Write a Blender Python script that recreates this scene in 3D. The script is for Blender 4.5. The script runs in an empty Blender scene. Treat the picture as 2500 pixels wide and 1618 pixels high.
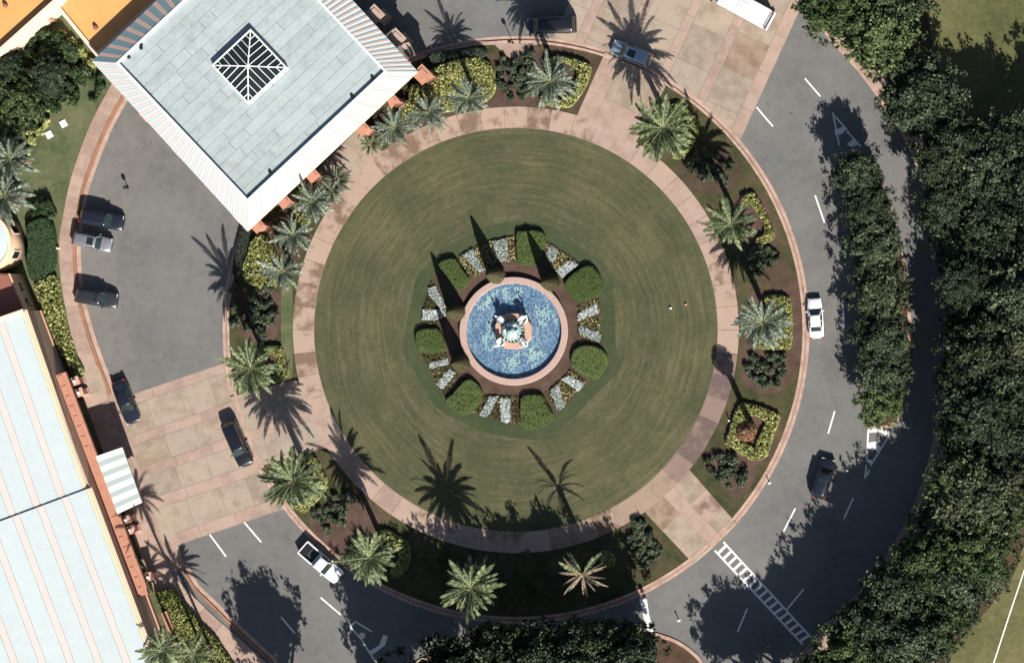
import bpy, math, random
import numpy as np
from mathutils import Vector, Matrix

# ------------------------------------------------------------------ frame of reference
S = 0.05                      # metres per unit of the survey grid
GX, GY = 1250.0, 809.0        # grid centre
NX, NY, H = 2900.0, 820.0, 400.0   # point straight below the aircraft, flying height
def X(u): return (u - GX) * S
def Y(v): return (GY - v) * S
NWX, NWY = X(NX), Y(NY)
def W(u, v, z=0.0):
    """world position of something of height z"""
    k = 1.0 - z / H
    return Vector((NWX + (X(u) - NWX) * k, NWY + (Y(v) - NWY) * k, z))
def G(u, v): return (X(u), Y(v))

scene = bpy.context.scene
COL = scene.collection
# ------------------------------------------------------------------ camera
cam_d = bpy.data.cameras.new('camera'); cam = bpy.data.objects.new('camera', cam_d)
COL.objects.link(cam)
cam.location = (NWX, NWY, H); cam.rotation_euler = (0, 0, 0)
cam_d.sensor_width = 36.0; cam_d.lens = 36.0 * H / (2500 * S)
cam_d.shift_x = (GX - NX) / 2500.0; cam_d.shift_y = (NY - GY) / 2500.0
cam_d.clip_start = 1.0; cam_d.clip_end = 6000.0
scene.camera = cam
# ------------------------------------------------------------------ light
SUN_EL = math.radians(38.0)
sdx, sdy = 0.411, -0.911            # horizontal direction towards the sun (world)
world = bpy.data.worlds.new('World'); scene.world = world; world.use_nodes = True
wn = world.node_tree.nodes; wl = world.node_tree.links
bg = wn['Background']; sky = wn.new('ShaderNodeTexSky'); sky.sky_type = 'NISHITA'
sky.sun_disc = False; sky.sun_elevation = SUN_EL
sky.sun_rotation = math.atan2(sdx, sdy); sky.altitude = 20.0
wl.new(sky.outputs['Color'], bg.inputs['Color']); bg.inputs['Strength'].default_value = 0.05
sun_d = bpy.data.lights.new('sun', 'SUN'); sun_d.energy = 5.0; sun_d.angle = math.radians(0.53)
sun_d.color = (1.0, 0.955, 0.89)
sun = bpy.data.objects.new('sun', sun_d); COL.objects.link(sun)
ld = Vector((-sdx * math.cos(SUN_EL), -sdy * math.cos(SUN_EL), -math.sin(SUN_EL)))
sun.rotation_euler = ld.to_track_quat('-Z', 'Y').to_euler(); sun.location = (40, -60, 120)
scene.view_settings.view_transform = 'Standard'; scene.view_settings.look = 'None'
scene.view_settings.gamma = 1.0; scene.view_settings.use_curve_mapping = False
scene.view_settings.exposure = 0.95
scene.render.engine = 'CYCLES'
scene.cycles.max_bounces = 6; scene.cycles.transparent_max_bounces = 8

rng = np.random.default_rng(7); random.seed(7)

# ------------------------------------------------------------------ materials
MATS = {}
def lin(r, g, b):
    f = lambda c: c / 12.92 if c <= 0.04045 else ((c + 0.055) / 1.055) ** 2.4
    return (f(r / 255), f(g / 255), f(b / 255))
def newmat(name):
    m = bpy.data.materials.new(name); m.use_nodes = True
    MATS[name] = m
    nt = m.node_tree; return m, nt, nt.nodes['Principled BSDF']
def noise(nt, vec, scale, detail=4.0, rough=0.6):
    n = nt.nodes.new('ShaderNodeTexNoise'); n.inputs['Scale'].default_value = scale
    n.inputs['Detail'].default_value = detail; n.inputs['Roughness'].default_value = rough
    if vec is not None: nt.links.new(vec, n.inputs['Vector'])
    return n.outputs['Fac']
def ramp(nt, fac, stops):
    r = nt.nodes.new('ShaderNodeValToRGB'); el = r.color_ramp.elements
    while len(el) < len(stops): el.new(0.5)
    for e, (p, c) in zip(el, stops):
        e.position = p; e.color = (c[0], c[1], c[2], 1)
    nt.links.new(fac, r.inputs['Fac']); return r.outputs['Color']
def mixc(nt, fac, a, b, mode='MIX'):
    n = nt.nodes.new('ShaderNodeMix'); n.data_type = 'RGBA'; n.blend_type = mode
    for sock, v in ((n.inputs[0], fac), (n.inputs[6], a), (n.inputs[7], b)):
        if isinstance(v, (int, float)): sock.default_value = v
        elif isinstance(v, tuple): sock.default_value = (v[0], v[1], v[2], 1)
        else: nt.links.new(v, sock)
    return n.outputs[2]
def mathn(nt, op, a, b=None):
    n = nt.nodes.new('ShaderNodeMath'); n.operation = op
    for sock, v in ((n.inputs[0], a), (n.inputs[1], b)):
        if v is None: continue
        if isinstance(v, (int, float)): sock.default_value = v
        else: nt.links.new(v, sock)
    return n.outputs[0]
def wpos(nt): return nt.nodes.new('ShaderNodeNewGeometry').outputs['Position']
def bumpn(nt, bs, h, strength, dist):
    b = nt.nodes.new('ShaderNodeBump'); b.inputs['Strength'].default_value = strength
    b.inputs['Distance'].default_value = dist
    nt.links.new(h, b.inputs['Height']); nt.links.new(b.outputs['Normal'], bs.inputs['Normal'])
def simple(name, col, rough=0.6, var=0.12, scale=3.0, metal=0.0, coat=0.0, bump=0.0, spec=0.5, fine=25.0, obj_var=0.0):
    m, nt, bs = newmat(name)
    p = wpos(nt)
    n1 = noise(nt, p, scale); n2 = noise(nt, p, fine, 3)
    s = mathn(nt, 'ADD', mathn(nt, 'MULTIPLY', n1, 0.65), mathn(nt, 'MULTIPLY', n2, 0.35))
    if obj_var:
        oi = nt.nodes.new('ShaderNodeObjectInfo').outputs['Random']
        s = mathn(nt, 'ADD', s, mathn(nt, 'MULTIPLY', mathn(nt, 'SUBTRACT', oi, 0.5), obj_var))
    lo = tuple(c * (1 - var) for c in col); hi = tuple(min(1, c * (1 + var)) for c in col)
    nt.links.new(ramp(nt, s, [(0.3, lo), (0.7, hi)]), bs.inputs['Base Color'])
    bs.inputs['Roughness'].default_value = rough; bs.inputs['Metallic'].default_value = metal
    bs.inputs['Specular IOR Level'].default_value = spec
    if coat: bs.inputs['Coat Weight'].default_value = coat; bs.inputs['Coat Roughness'].default_value = 0.05
    if bump: bumpn(nt, bs, n2, bump, 0.02)
    return m
def leafmat(name, c1, c2, c3=None, scale=0.5, rough=0.55, spec=0.35, trans=0.0):
    """leaf colour varies leaf by leaf and in clumps"""
    m, nt, bs = newmat(name)
    g = nt.nodes.new('ShaderNodeNewGeometry')
    n1 = noise(nt, g.outputs['Position'], scale, 3)
    f = mathn(nt, 'ADD', mathn(nt, 'MULTIPLY', n1, 0.5), mathn(nt, 'MULTIPLY', g.outputs['Random Per Island'], 0.5))
    f = mathn(nt, 'ADD', f, mathn(nt, 'MULTIPLY', mathn(nt, 'SUBTRACT', nt.nodes.new('ShaderNodeObjectInfo').outputs['Random'], 0.5), 0.20))
    stops = [(0.26, c1), (0.60, c2)]
    if c3: stops.append((0.82, c3))
    nt.links.new(ramp(nt, f, stops), bs.inputs['Base Color'])
    bs.inputs['Roughness'].default_value = rough; bs.inputs['Specular IOR Level'].default_value = spec
    if trans:
        out = nt.nodes['Material Output']
        t = nt.nodes.new('ShaderNodeBsdfTranslucent'); nt.links.new(ramp(nt, f, stops), t.inputs['Color'])
        mx = nt.nodes.new('ShaderNodeMixShader'); mx.inputs[0].default_value = trans
        nt.links.new(bs.outputs[0], mx.inputs[1]); nt.links.new(t.outputs[0], mx.inputs[2])
        nt.links.new(mx.outputs[0], out.inputs['Surface'])
    return m

# asphalt: speckle, broad tonal patches, oil spots, hairline cracks
def asphalt(name, base, spots=True):
    m, nt, bs = newmat(name); p = wpos(nt)
    n1 = noise(nt, p, 0.12, 5); n2 = noise(nt, p, 14, 3, 0.8); n3 = noise(nt, p, 0.9, 4)
    s = mathn(nt, 'ADD', mathn(nt, 'MULTIPLY', n1, 0.45), mathn(nt, 'ADD', mathn(nt, 'MULTIPLY', n2, 0.3), mathn(nt, 'MULTIPLY', n3, 0.25)))
    c = ramp(nt, s, [(0.37, tuple(x * 0.74 for x in base)), (0.5, base), (0.66, tuple(x * 1.22 for x in base))])
    if spots:
        sp = noise(nt, p, 1.1, 2, 0.5)
        c = mixc(nt, ramp(nt, sp, [(0.72, (0, 0, 0)), (0.75, (0.75, 0.75, 0.75))]), c, tuple(x * 0.42 for x in base))
    v = nt.nodes.new('ShaderNodeTexVoronoi'); v.feature = 'DISTANCE_TO_EDGE'; v.inputs['Scale'].default_value = 0.07
    wv = nt.nodes.new('ShaderNodeVectorMath'); wv.operation = 'ADD'
    nz = nt.nodes.new('ShaderNodeTexNoise'); nz.inputs['Scale'].default_value = 0.3; nt.links.new(p, nz.inputs['Vector'])
    sc = nt.nodes.new('ShaderNodeVectorMath'); sc.operation = 'SCALE'; sc.inputs['Scale'].default_value = 7.0
    nt.links.new(nz.outputs['Color'], sc.inputs[0]); nt.links.new(p, wv.inputs[0]); nt.links.new(sc.outputs[0], wv.inputs[1])
    nt.links.new(wv.outputs[0], v.inputs['Vector'])
    c = mixc(nt, ramp(nt, v.outputs['Distance'], [(0.0, (0.16, 0.16, 0.16)), (0.004, (0, 0, 0))]), c, tuple(x * 0.55 for x in base))
    nt.links.new(c, bs.inputs['Base Color']); bs.inputs['Roughness'].default_value = 0.9
    bs.inputs['Specular IOR Level'].default_value = 0.25
    bumpn(nt, bs, n2, 0.25, 0.01); return m
asphalt('asphalt', (0.125, 0.122, 0.116)); asphalt('asphalt_lane', (0.136, 0.129, 0.118)); 

# concrete slabs, stained; every slab its own tone
def slabmat(name, base, stain, amount, obj_var=0.35, sscale=0.5):
    m, nt, bs = newmat(name); p = wpos(nt)
    oi = nt.nodes.new('ShaderNodeObjectInfo').outputs['Random']
    n1 = noise(nt, p, sscale, 5, 0.65); n2 = noise(nt, p, 22, 3, 0.8)
    s = mathn(nt, 'ADD', n1, mathn(nt, 'MULTIPLY', mathn(nt, 'SUBTRACT', oi, 0.5), obj_var))
    c = ramp(nt, s, [(0.34, stain), (0.34 + 0.3 * (1.2 - amount), base), (0.8, tuple(min(1, x * 1.08) for x in base))])
    c = mixc(nt, 0.12, c, ramp(nt, n2, [(0.3, (0, 0, 0)), (0.7, (1, 1, 1))]), 'OVERLAY')
    nt.links.new(c, bs.inputs['Base Color']); bs.inputs['Roughness'].default_value = 0.85
    bs.inputs['Specular IOR Level'].default_value = 0.3
    bumpn(nt, bs, n2, 0.2, 0.006); return m
slabmat('paving_pink', (0.312, 0.225, 0.178), (0.245, 0.172, 0.135), 0.4, 0.2)
slabmat('paving_path', (0.305, 0.22, 0.170), (0.15, 0.098, 0.068), 0.68, 0.32, 0.5)
slabmat('paving_stained', (0.185, 0.128, 0.105), (0.105, 0.075, 0.065), 0.6, 0.4, 0.6)
slabmat('paving_tan', (0.288, 0.230, 0.176), (0.215, 0.165, 0.118), 0.45, 0.2, 0.6)
slabmat('paving_grey', (0.272, 0.220, 0.174), (0.205, 0.16, 0.122), 0.45, 0.2, 0.6)
slabmat('paving_brown', (0.245, 0.178, 0.13), (0.165, 0.11, 0.075), 0.5, 0.3, 0.6)
slabmat('sidewalk_mat', (0.32, 0.230, 0.183), (0.25, 0.17, 0.135), 0.3, 0.25, 0.7)
slabmat('kerb_mat', (0.39, 0.265, 0.21), (0.27, 0.17, 0.125), 0.35, 0.0, 0.8)
slabmat('kerb_orange', (0.30, 0.135, 0.07), (0.2, 0.09, 0.05), 0.4, 0.0, 0.8)
simple('joint', (0.215, 0.155, 0.125), 0.95)
simple('paint_white', (0.62, 0.62, 0.58), 0.7, 0.22, 2.0)

def grassmat(name, c_dark, c_mid, c_dry, centre=None, ring=0.0, pscale=0.16):
    m, nt, bs = newmat(name); p = wpos(nt)
    n1 = noise(nt, p, pscale, 4, 0.6); n2 = noise(nt, p, 5, 4, 0.85); n3 = noise(nt, p, 1.3, 4, 0.75)
    s = mathn(nt, 'ADD', mathn(nt, 'MULTIPLY', n1, 0.42), mathn(nt, 'ADD', mathn(nt, 'MULTIPLY', n2, 0.30), mathn(nt, 'MULTIPLY', n3, 0.28)))
    if centre:
        sub = nt.nodes.new('ShaderNodeVectorMath'); sub.operation = 'SUBTRACT'
        nt.links.new(p, sub.inputs[0]); sub.inputs[1].default_value = (centre[0], centre[1], 0)
        sx = nt.nodes.new('ShaderNodeSeparateXYZ'); nt.links.new(sub.outputs[0], sx.inputs[0])
        r = mathn(nt, 'SQRT', mathn(nt, 'ADD', mathn(nt, 'MULTIPLY', sx.outputs[0], sx.outputs[0]), mathn(nt, 'MULTIPLY', sx.outputs[1], sx.outputs[1])))
        a = mathn(nt, 'ARCTAN2', sx.outputs[1], sx.outputs[0])
        cb = nt.nodes.new('ShaderNodeCombineXYZ')
        wob = mathn(nt, 'ADD', r, mathn(nt, 'MULTIPLY', n1, 1.6))
        nt.links.new(mathn(nt, 'MULTIPLY', wob, 2.6), cb.inputs[0]); nt.links.new(mathn(nt, 'MULTIPLY', a, 2.2), cb.inputs[1])
        rn = noise(nt, cb.outputs[0], 1.0, 5, 0.75)
        s = mathn(nt, 'ADD', mathn(nt, 'MULTIPLY', s, 1 - ring), mathn(nt, 'MULTIPLY', rn, ring))
    c = ramp(nt, s, [(0.39, c_dark), (0.49, c_mid), (0.595, c_dry)])
    nt.links.new(c, bs.inputs['Base Color']); bs.inputs['Roughness'].default_value = 0.9
    bs.inputs['Specular IOR Level'].default_value = 0.15
    bumpn(nt, bs, n2, 0.5, 0.03); return m
grassmat('lawn', (0.034, 0.044, 0.020), (0.061, 0.063, 0.031), (0.108, 0.094, 0.052), (X(1260), Y(805)), 0.36, 0.14)
grassmat('lawn_track', (0.026, 0.040, 0.018), (0.040, 0.052, 0.024), (0.062, 0.064, 0.033), (X(1260), Y(805)), 0.25, 0.2)
grassmat('verge', (0.022, 0.028, 0.011), (0.045, 0.046, 0.02), (0.085, 0.062, 0.033), pscale=0.3)
grassmat('garden_grass', (0.042, 0.058, 0.025), (0.078, 0.09, 0.043), (0.12, 0.115, 0.062), pscale=0.25)
grassmat('field', (0.05, 0.058, 0.022), (0.088, 0.088, 0.036), (0.135, 0.12, 0.055), pscale=0.09)
grassmat('bed_grass', (0.024, 0.036, 0.013), (0.036, 0.046, 0.018), (0.06, 0.05, 0.026), pscale=0.5)
def mulchmat(name, a, b):
    m, nt, bs = newmat(name); p = wpos(nt)
    n1 = noise(nt, p, 0.6, 4); n2 = noise(nt, p, 11, 4, 0.8)
    s = mathn(nt, 'ADD', mathn(nt, 'MULTIPLY', n1, 0.5), mathn(nt, 'MULTIPLY', n2, 0.5))
    nt.links.new(ramp(nt, s, [(0.35, a), (0.65, b)]), bs.inputs['Base Color']); bs.inputs['Roughness'].default_value = 0.95
    bs.inputs['Specular IOR Level'].default_value = 0.1; bumpn(nt, bs, n2, 0.7, 0.04)
mulchmat('mulch', (0.045, 0.028, 0.02), (0.108, 0.069, 0.055))
mulchmat('soil', (0.04, 0.03, 0.02), (0.08, 0.058, 0.038))
mulchmat('forest_floor', (0.04, 0.026, 0.016), (0.10, 0.058, 0.04))

leafmat('leaf_oak', (0.010, 0.018, 0.009), (0.033, 0.047, 0.024), (0.115, 0.138, 0.08), 0.35, 0.65, 0.15)
leafmat('leaf_olive', (0.012, 0.019, 0.009), (0.040, 0.050, 0.024), (0.13, 0.142, 0.08), 0.35, 0.65, 0.15)
leafmat('leaf_fresh', (0.012, 0.024, 0.008), (0.045, 0.066, 0.023), (0.13, 0.16, 0.065), 0.35, 0.65, 0.15)
leafmat('leaf_shrub', (0.020, 0.031, 0.017), (0.054, 0.067, 0.037), (0.12, 0.135, 0.085), 0.9, 0.65, 0.15)
leafmat('leaf_dark_shrub', (0.010, 0.022, 0.008), (0.026, 0.045, 0.017), (0.085, 0.115, 0.05), 0.9, 0.65, 0.15)
leafmat('leaf_yellow', (0.07, 0.082, 0.022), (0.205, 0.21, 0.064), (0.40, 0.39, 0.165), 1.4, 0.65, 0.15)
leafmat('leaf_yellow_pale', (0.10, 0.12, 0.035), (0.26, 0.27, 0.09), (0.50, 0.48, 0.22), 1.0, 0.65, 0.15)
leafmat('leaf_clipped', (0.042, 0.064, 0.018), (0.072, 0.098, 0.031), (0.105, 0.13, 0.048), 0.8, 0.8, 0.1)
leafmat('leaf_hedge_dark', (0.010, 0.026, 0.009), (0.022, 0.045, 0.017), (0.042, 0.07, 0.03), 0.9, 0.7, 0.25)
leafmat('leaf_hedge_grey', (0.015, 0.022, 0.014), (0.032, 0.042, 0.028), (0.06, 0.072, 0.05), 0.9, 0.7, 0.25)
leafmat('leaf_cypress', (0.035, 0.032, 0.014), (0.068, 0.062, 0.03), (0.105, 0.095, 0.05), 1.2, 0.8, 0.15)
simple('core_green', (0.016, 0.022, 0.008), 0.95, 0.3)
simple('core_yellow', (0.09, 0.10, 0.028), 0.95, 0.3)
leafmat('petal_white', (0.10, 0.13, 0.10), (0.36, 0.385, 0.375), (0.52, 0.54, 0.53), 2.0, 0.8, 0.1)
leafmat('petal_yellow', (0.018, 0.022, 0.008), (0.075, 0.065, 0.022), (0.62, 0.56, 0.28), 2.5, 0.8, 0.1)
leafmat('frond_green', (0.022, 0.036, 0.013), (0.082, 0.102, 0.042), (0.26, 0.28, 0.145), 0.9, 0.6, 0.25)
leafmat('frond_grey', (0.030, 0.044, 0.030), (0.10, 0.122, 0.088), (0.28, 0.31, 0.245), 0.9, 0.6, 0.25)
leafmat('frond_dark', (0.012, 0.02, 0.009), (0.035, 0.048, 0.022), (0.10, 0.12, 0.06), 0.7, 0.45, 0.5)
leafmat('frond_dead', (0.20, 0.15, 0.09), (0.36, 0.28, 0.19), (0.55, 0.45, 0.34), 1.0, 0.8, 0.2)
simple('rachis', (0.20, 0.22, 0.11), 0.5); simple('bark_palm', (0.16, 0.11, 0.075), 0.95, 0.4, 2, bump=0.8, fine=10)
simple('bark', (0.085, 0.062, 0.045), 0.95, 0.35, 2, bump=0.8, fine=10)

# built things
m, nt, bs = newmat('roof_grey'); p = wpos(nt)
oi = nt.nodes.new('ShaderNodeObjectInfo').outputs['Random']
s = mathn(nt, 'ADD', mathn(nt, 'ADD', mathn(nt, 'MULTIPLY', noise(nt, p, 0.8, 5, 0.7), 0.6), mathn(nt, 'MULTIPLY', noise(nt, p, 7, 3), 0.4)), mathn(nt, 'MULTIPLY', mathn(nt, 'SUBTRACT', oi, 0.5), 0.14))
c = ramp(nt, s, [(0.3, (0.225, 0.262, 0.265)), (0.5, (0.298, 0.342, 0.342)), (0.7, (0.345, 0.39, 0.388))])
c = mixc(nt, ramp(nt, noise(nt, p, 0.22, 4, 0.7), [(0.54, (0, 0, 0)), (0.72, (0.6, 0.6, 0.6))]), c, (0.205, 0.21, 0.19))
nt.links.new(c, bs.inputs['Base Color']); bs.inputs['Roughness'].default_value = 0.85; bs.inputs['Specular IOR Level'].default_value = 0.2
simple('roof_seam', (0.215, 0.25, 0.25), 0.9)
simple('roof_white', (0.455, 0.46, 0.455), 0.6, 0.03, spec=0.2); simple('roof_stripe_pink', (0.46, 0.375, 0.335), 0.6, 0.05, spec=0.2); simple('roof_bright', (0.335, 0.334, 0.325), 0.6, 0.03, spec=0.2); simple('roof_bright_b', (0.30, 0.302, 0.30), 0.6, 0.03, spec=0.2)
simple('roof_stripe_blue', (0.34, 0.40, 0.415), 0.6, 0.05, spec=0.2)
simple('mansard_white', (0.66, 0.67, 0.65), 0.5, 0.04); simple('mansard_pink', (0.58, 0.40, 0.33), 0.5, 0.05)
simple('mansard_teal', (0.19, 0.29, 0.315), 0.5, 0.05)
simple('hall_blue', (0.405, 0.455, 0.457), 0.6, 0.05, 0.8, obj_var=0.15, spec=0.2); simple('hall_pink', (0.49, 0.435, 0.405), 0.6, 0.05, 0.8, spec=0.2)
simple('trim_tan', (0.62, 0.48, 0.32), 0.7); simple('stucco_brown', (0.42, 0.29, 0.21), 0.9, 0.12, 0.8, bump=0.3)
simple('stucco_tan', (0.52, 0.34, 0.215), 0.9, 0.1, 0.8, bump=0.3); simple('stucco_coral', (0.37, 0.17, 0.11), 0.85, 0.14, 1.2, bump=0.3)
simple('stucco_cream', (0.62, 0.49, 0.38), 0.85, 0.08, 1.0, bump=0.3); simple('stucco_pink', (0.46, 0.26, 0.19), 0.85, 0.1, 1.0, bump=0.3)
simple('roof_orange', (0.55, 0.27, 0.085), 0.8, 0.14, 0.35, fine=5); simple('roof_maroon', (0.20, 0.075, 0.055), 0.85, 0.15, 0.5)
simple('mural_teal', (0.24, 0.33, 0.34), 0.8, 0.12, 2); simple('skylight_bar', (0.72, 0.72, 0.70), 0.5)
simple('canvas_white', (0.72, 0.71, 0.68), 0.7, 0.04); simple('canvas_grey', (0.30, 0.345, 0.325), 0.7, 0.06)
simple('coral_trim', (0.40, 0.21, 0.155), 0.75, 0.08); simple('fountain_stone', (0.345, 0.238, 0.20), 0.8, 0.08, 1.5, bump=0.2)
simple('plinth_stone', (0.385, 0.24, 0.18), 0.8, 0.08, 1.5); simple('statue_white', (0.66, 0.68, 0.66), 0.45, 0.1, 4)
simple('verdigris', (0.20, 0.31, 0.30), 0.5, 0.3, 3); simple('foam', (0.82, 0.86, 0.86), 0.5, 0.06)
simple('dark_void', (0.012, 0.013, 0.013), 0.9); simple('metal_dark', (0.03, 0.03, 0.032), 0.4, metal=0.6)
simple('metal_white', (0.7, 0.7, 0.68), 0.5); simple('glass_dark', (0.012, 0.018, 0.017), 0.06, 0.1, spec=0.8)
simple('glass_car', (0.012, 0.02, 0.018), 0.04, 0.1, spec=0.8); simple('rubber', (0.015, 0.015, 0.016), 0.9)
simple('alloy', (0.45, 0.45, 0.46), 0.3, metal=0.9); simple('lamp_clear', (0.75, 0.76, 0.78), 0.15, spec=0.8); simple('lamp_red', (0.35, 0.02, 0.02), 0.2)
simple('plastic_black', (0.02, 0.02, 0.022), 0.6); simple('bedliner', (0.022, 0.022, 0.024), 0.7)
simple('orange_marker', (0.55, 0.20, 0.10), 0.6); simple('white_marker', (0.75, 0.75, 0.72), 0.5)
def paint(name, c, metal=0.0, rough=0.28):
    simple(name, c, rough, 0.03, 1.0, metal=metal, coat=0.8)
paint('paint_black', (0.008, 0.008, 0.010)); paint('paint_navy', (0.009, 0.010, 0.018)); paint('paint_charcoal', (0.022, 0.022, 0.025))
paint('paint_silver', (0.24, 0.235, 0.25), 0.5, 0.35); paint('paint_blue_silver', (0.30, 0.37, 0.42), 0.5, 0.35); paint('paint_white_car', (0.66, 0.66, 0.66)); paint('paint_deep_blue', (0.009, 0.010, 0.017))

# mosaic pool floor
m, nt, bs = newmat('mosaic'); p = wpos(nt)
v = nt.nodes.new('ShaderNodeTexVoronoi'); v.inputs['Scale'].default_value = 8.0; nt.links.new(p, v.inputs['Vector'])
sp = nt.nodes.new('ShaderNodeSeparateColor'); nt.links.new(v.outputs['Color'], sp.inputs[0])
c = ramp(nt, sp.outputs[0], [(0.0, (0.035, 0.064, 0.12)), (0.45, (0.085, 0.138, 0.215)), (0.9, (0.21, 0.28, 0.35))])
sn = nt.nodes.new('ShaderNodeVectorMath'); sn.operation = 'SNAP'; sn.inputs[1].default_value = (0.26, 0.26, 1)
nt.links.new(p, sn.inputs[0])
f1 = noise(nt, sn.outputs[0], 2.3, 1, 0.5); f2 = noise(nt, p, 0.42, 2)
msk = mathn(nt, 'MULTIPLY', ramp(nt, f1, [(0.47, (0, 0, 0)), (0.50, (1, 1, 1)), (0.62, (1, 1, 1)), (0.66, (0, 0, 0))]), ramp(nt, f2, [(0.51, (0, 0, 0)), (0.55, (1, 1, 1))]))
c = mixc(nt, ramp(nt, msk, [(0.2, (0, 0, 0)), (0.8, (0.28, 0.28, 0.28))]), c, ramp(nt, sp.outputs[1], [(0, (0.22, 0.31, 0.31)), (1, (0.46, 0.55, 0.51))]))
nt.links.new(c, bs.inputs['Base Color']); bs.inputs['Roughness'].default_value = 0.5
simple('inlay', (0.29, 0.375, 0.35), 0.5, 0.25, 2.0)
# thin sheet of water
m, nt, bs = newmat('water'); out = nt.nodes['Material Output']
tr = nt.nodes.new('ShaderNodeBsdfTransparent'); tr.inputs[0].default_value = (0.86, 0.93, 0.96, 1)
gl = nt.nodes.new('ShaderNodeBsdfGlossy'); gl.inputs['Roughness'].default_value = 0.05
fr = nt.nodes.new('ShaderNodeFresnel'); fr.inputs[0].default_value = 1.33
bp = nt.nodes.new('ShaderNodeBump'); bp.inputs['Strength'].default_value = 0.5; bp.inputs['Distance'].default_value = 0.05
nt.links.new(noise(nt, wpos(nt), 4.0, 3), bp.inputs['Height']); nt.links.new(bp.outputs[0], gl.inputs['Normal']); nt.links.new(bp.outputs[0], fr.inputs['Normal'])
mx = nt.nodes.new('ShaderNodeMixShader'); nt.links.new(fr.outputs[0], mx.inputs[0]); nt.links.new(tr.outputs[0], mx.inputs[1]); nt.links.new(gl.outputs[0], mx.inputs[2])
nt.links.new(mx.outputs[0], out.inputs['Surface'])

# ------------------------------------------------------------------ mesh helpers
class MB:
    def __init__(s): s.v = []; s.f = []; s.m = []
    def add(s, verts, faces, mi=0):
        o = len(s.v); s.v += [tuple(q) for q in verts]
        for f in faces: s.f.append(tuple(i + o for i in f)); s.m.append(mi)
        return s
    def box(s, x0, x1, y0, y1, z0, z1, mi=0, M=None):
        vs = [Vector(q) for q in ((x0, y0, z0), (x1, y0, z0), (x1, y1, z0), (x0, y1, z0), (x0, y0, z1), (x1, y0, z1), (x1, y1, z1), (x0, y1, z1))]
        if M is not None: vs = [M @ q for q in vs]
        return s.add(vs, [(3, 2, 1, 0), (4, 5, 6, 7), (0, 1, 5, 4), (1, 2, 6, 5), (2, 3, 7, 6), (3, 0, 4, 7)], mi)
    def prism(s, pts, z0, z1, mi=0, top=None):
        """pts: ccw list of (x,y); top: optional other list for the upper outline"""
        n = len(pts); top = top or pts
        a = sum(pts[i][0] * pts[(i + 1) % n][1] - pts[(i + 1) % n][0] * pts[i][1] for i in range(n))
        if a < 0: pts = pts[::-1]; top = top[::-1]
        vs = [(q[0], q[1], z0) for q in pts] + [(q[0], q[1], z1) for q in top]
        fs = [tuple(range(n - 1, -1, -1)), tuple(range(n, 2 * n))] + [(i, (i + 1) % n, n + (i + 1) % n, n + i) for i in range(n)]
        return s.add(vs, fs, mi)
    def sheet(s, pts, z, mi=0):
        n = len(pts)
        a = sum(pts[i][0] * pts[(i + 1) % n][1] - pts[(i + 1) % n][0] * pts[i][1] for i in range(n))
        if a < 0: pts = pts[::-1]
        return s.add([(q[0], q[1], z) for q in pts], [tuple(range(n))], mi)
    def lathe(s, prof, n=24, c=(0, 0), mi=0, cap=True, sx=1.0):
        o = len(s.v); k = len(prof)
        for i in range(n):
            a = 2 * math.pi * i / n
            for r, z in prof: s.v.append((c[0] + r * math.cos(a) * sx, c[1] + r * math.sin(a), z))
        for i in range(n):
            j = (i + 1) % n
            for q in range(k - 1):
                s.f.append((o + i * k + q, o + j * k + q, o + j * k + q + 1, o + i * k + q + 1)); s.m.append(mi)
        if cap:
            if prof[-1][0] > 1e-4: s.f.append(tuple(o + i * k + k - 1 for i in range(n))); s.m.append(mi)
            if prof[0][0] > 1e-4: s.f.append(tuple(o + i * k for i in range(n - 1, -1, -1))); s.m.append(mi)
        return s
    def tube(s, path, radii, n=7, mi=0):
        path = [Vector(q) for q in path]; o = len(s.v)
        for i, q in enumerate(path):
            d = (path[min(i + 1, len(path) - 1)] - path[max(i - 1, 0)]).normalized()
            up = Vector((0, 0, 1)) if abs(d.z) < 0.95 else Vector((1, 0, 0))
            a = d.cross(up).normalized(); b = a.cross(d).normalized()
            for k in range(n):
                t = 2 * math.pi * k / n; w = q + (a * math.cos(t) + b * math.sin(t)) * radii[i]; s.v.append(tuple(w))
        for i in range(len(path) - 1):
            for k in range(n):
                k2 = (k + 1) % n
                s.f.append((o + i * n + k, o + (i + 1) * n + k, o + (i + 1) * n + k2, o + i * n + k2)); s.m.append(mi)
        s.f.append(tuple(o + k for k in range(n))); s.m.append(mi)
        e = o + (len(path) - 1) * n; s.f.append(tuple(e + k for k in range(n - 1, -1, -1))); s.m.append(mi)
        return s
    def mesh(s, name, mats, smooth=False):
        me = bpy.data.meshes.new(name); me.from_pydata(s.v, [], s.f)
        for q in ([mats] if isinstance(mats, str) else mats): me.materials.append(MATS[q])
        if len(me.materials) > 1: me.polygons.foreach_set('material_index', s.m)
        if smooth: me.polygons.foreach_set('use_smooth', [True] * len(me.polygons))
        me.update(); return me
    def build(s, name, mats, parent=None, smooth=False):
        return link(name, s.mesh(name, mats, smooth), parent)
def link(name, data, parent=None, loc=None, rz=0.0, scale=None):
    o = bpy.data.objects.new(name, data); COL.objects.link(o)
    if parent is not None: o.parent = parent
    if loc is not None: o.location = loc
    if rz: o.rotation_euler = (0, 0, rz)
    if scale is not None: o.scale = scale if hasattr(scale, '__len__') else (scale,) * 3
    return o
def tag(o, label=None, cat=None, group=None, kind=None):
    if label: o['label'] = label
    if cat: o['category'] = cat
    if group: o['group'] = group
    if kind: o['kind'] = kind
    return o
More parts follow.
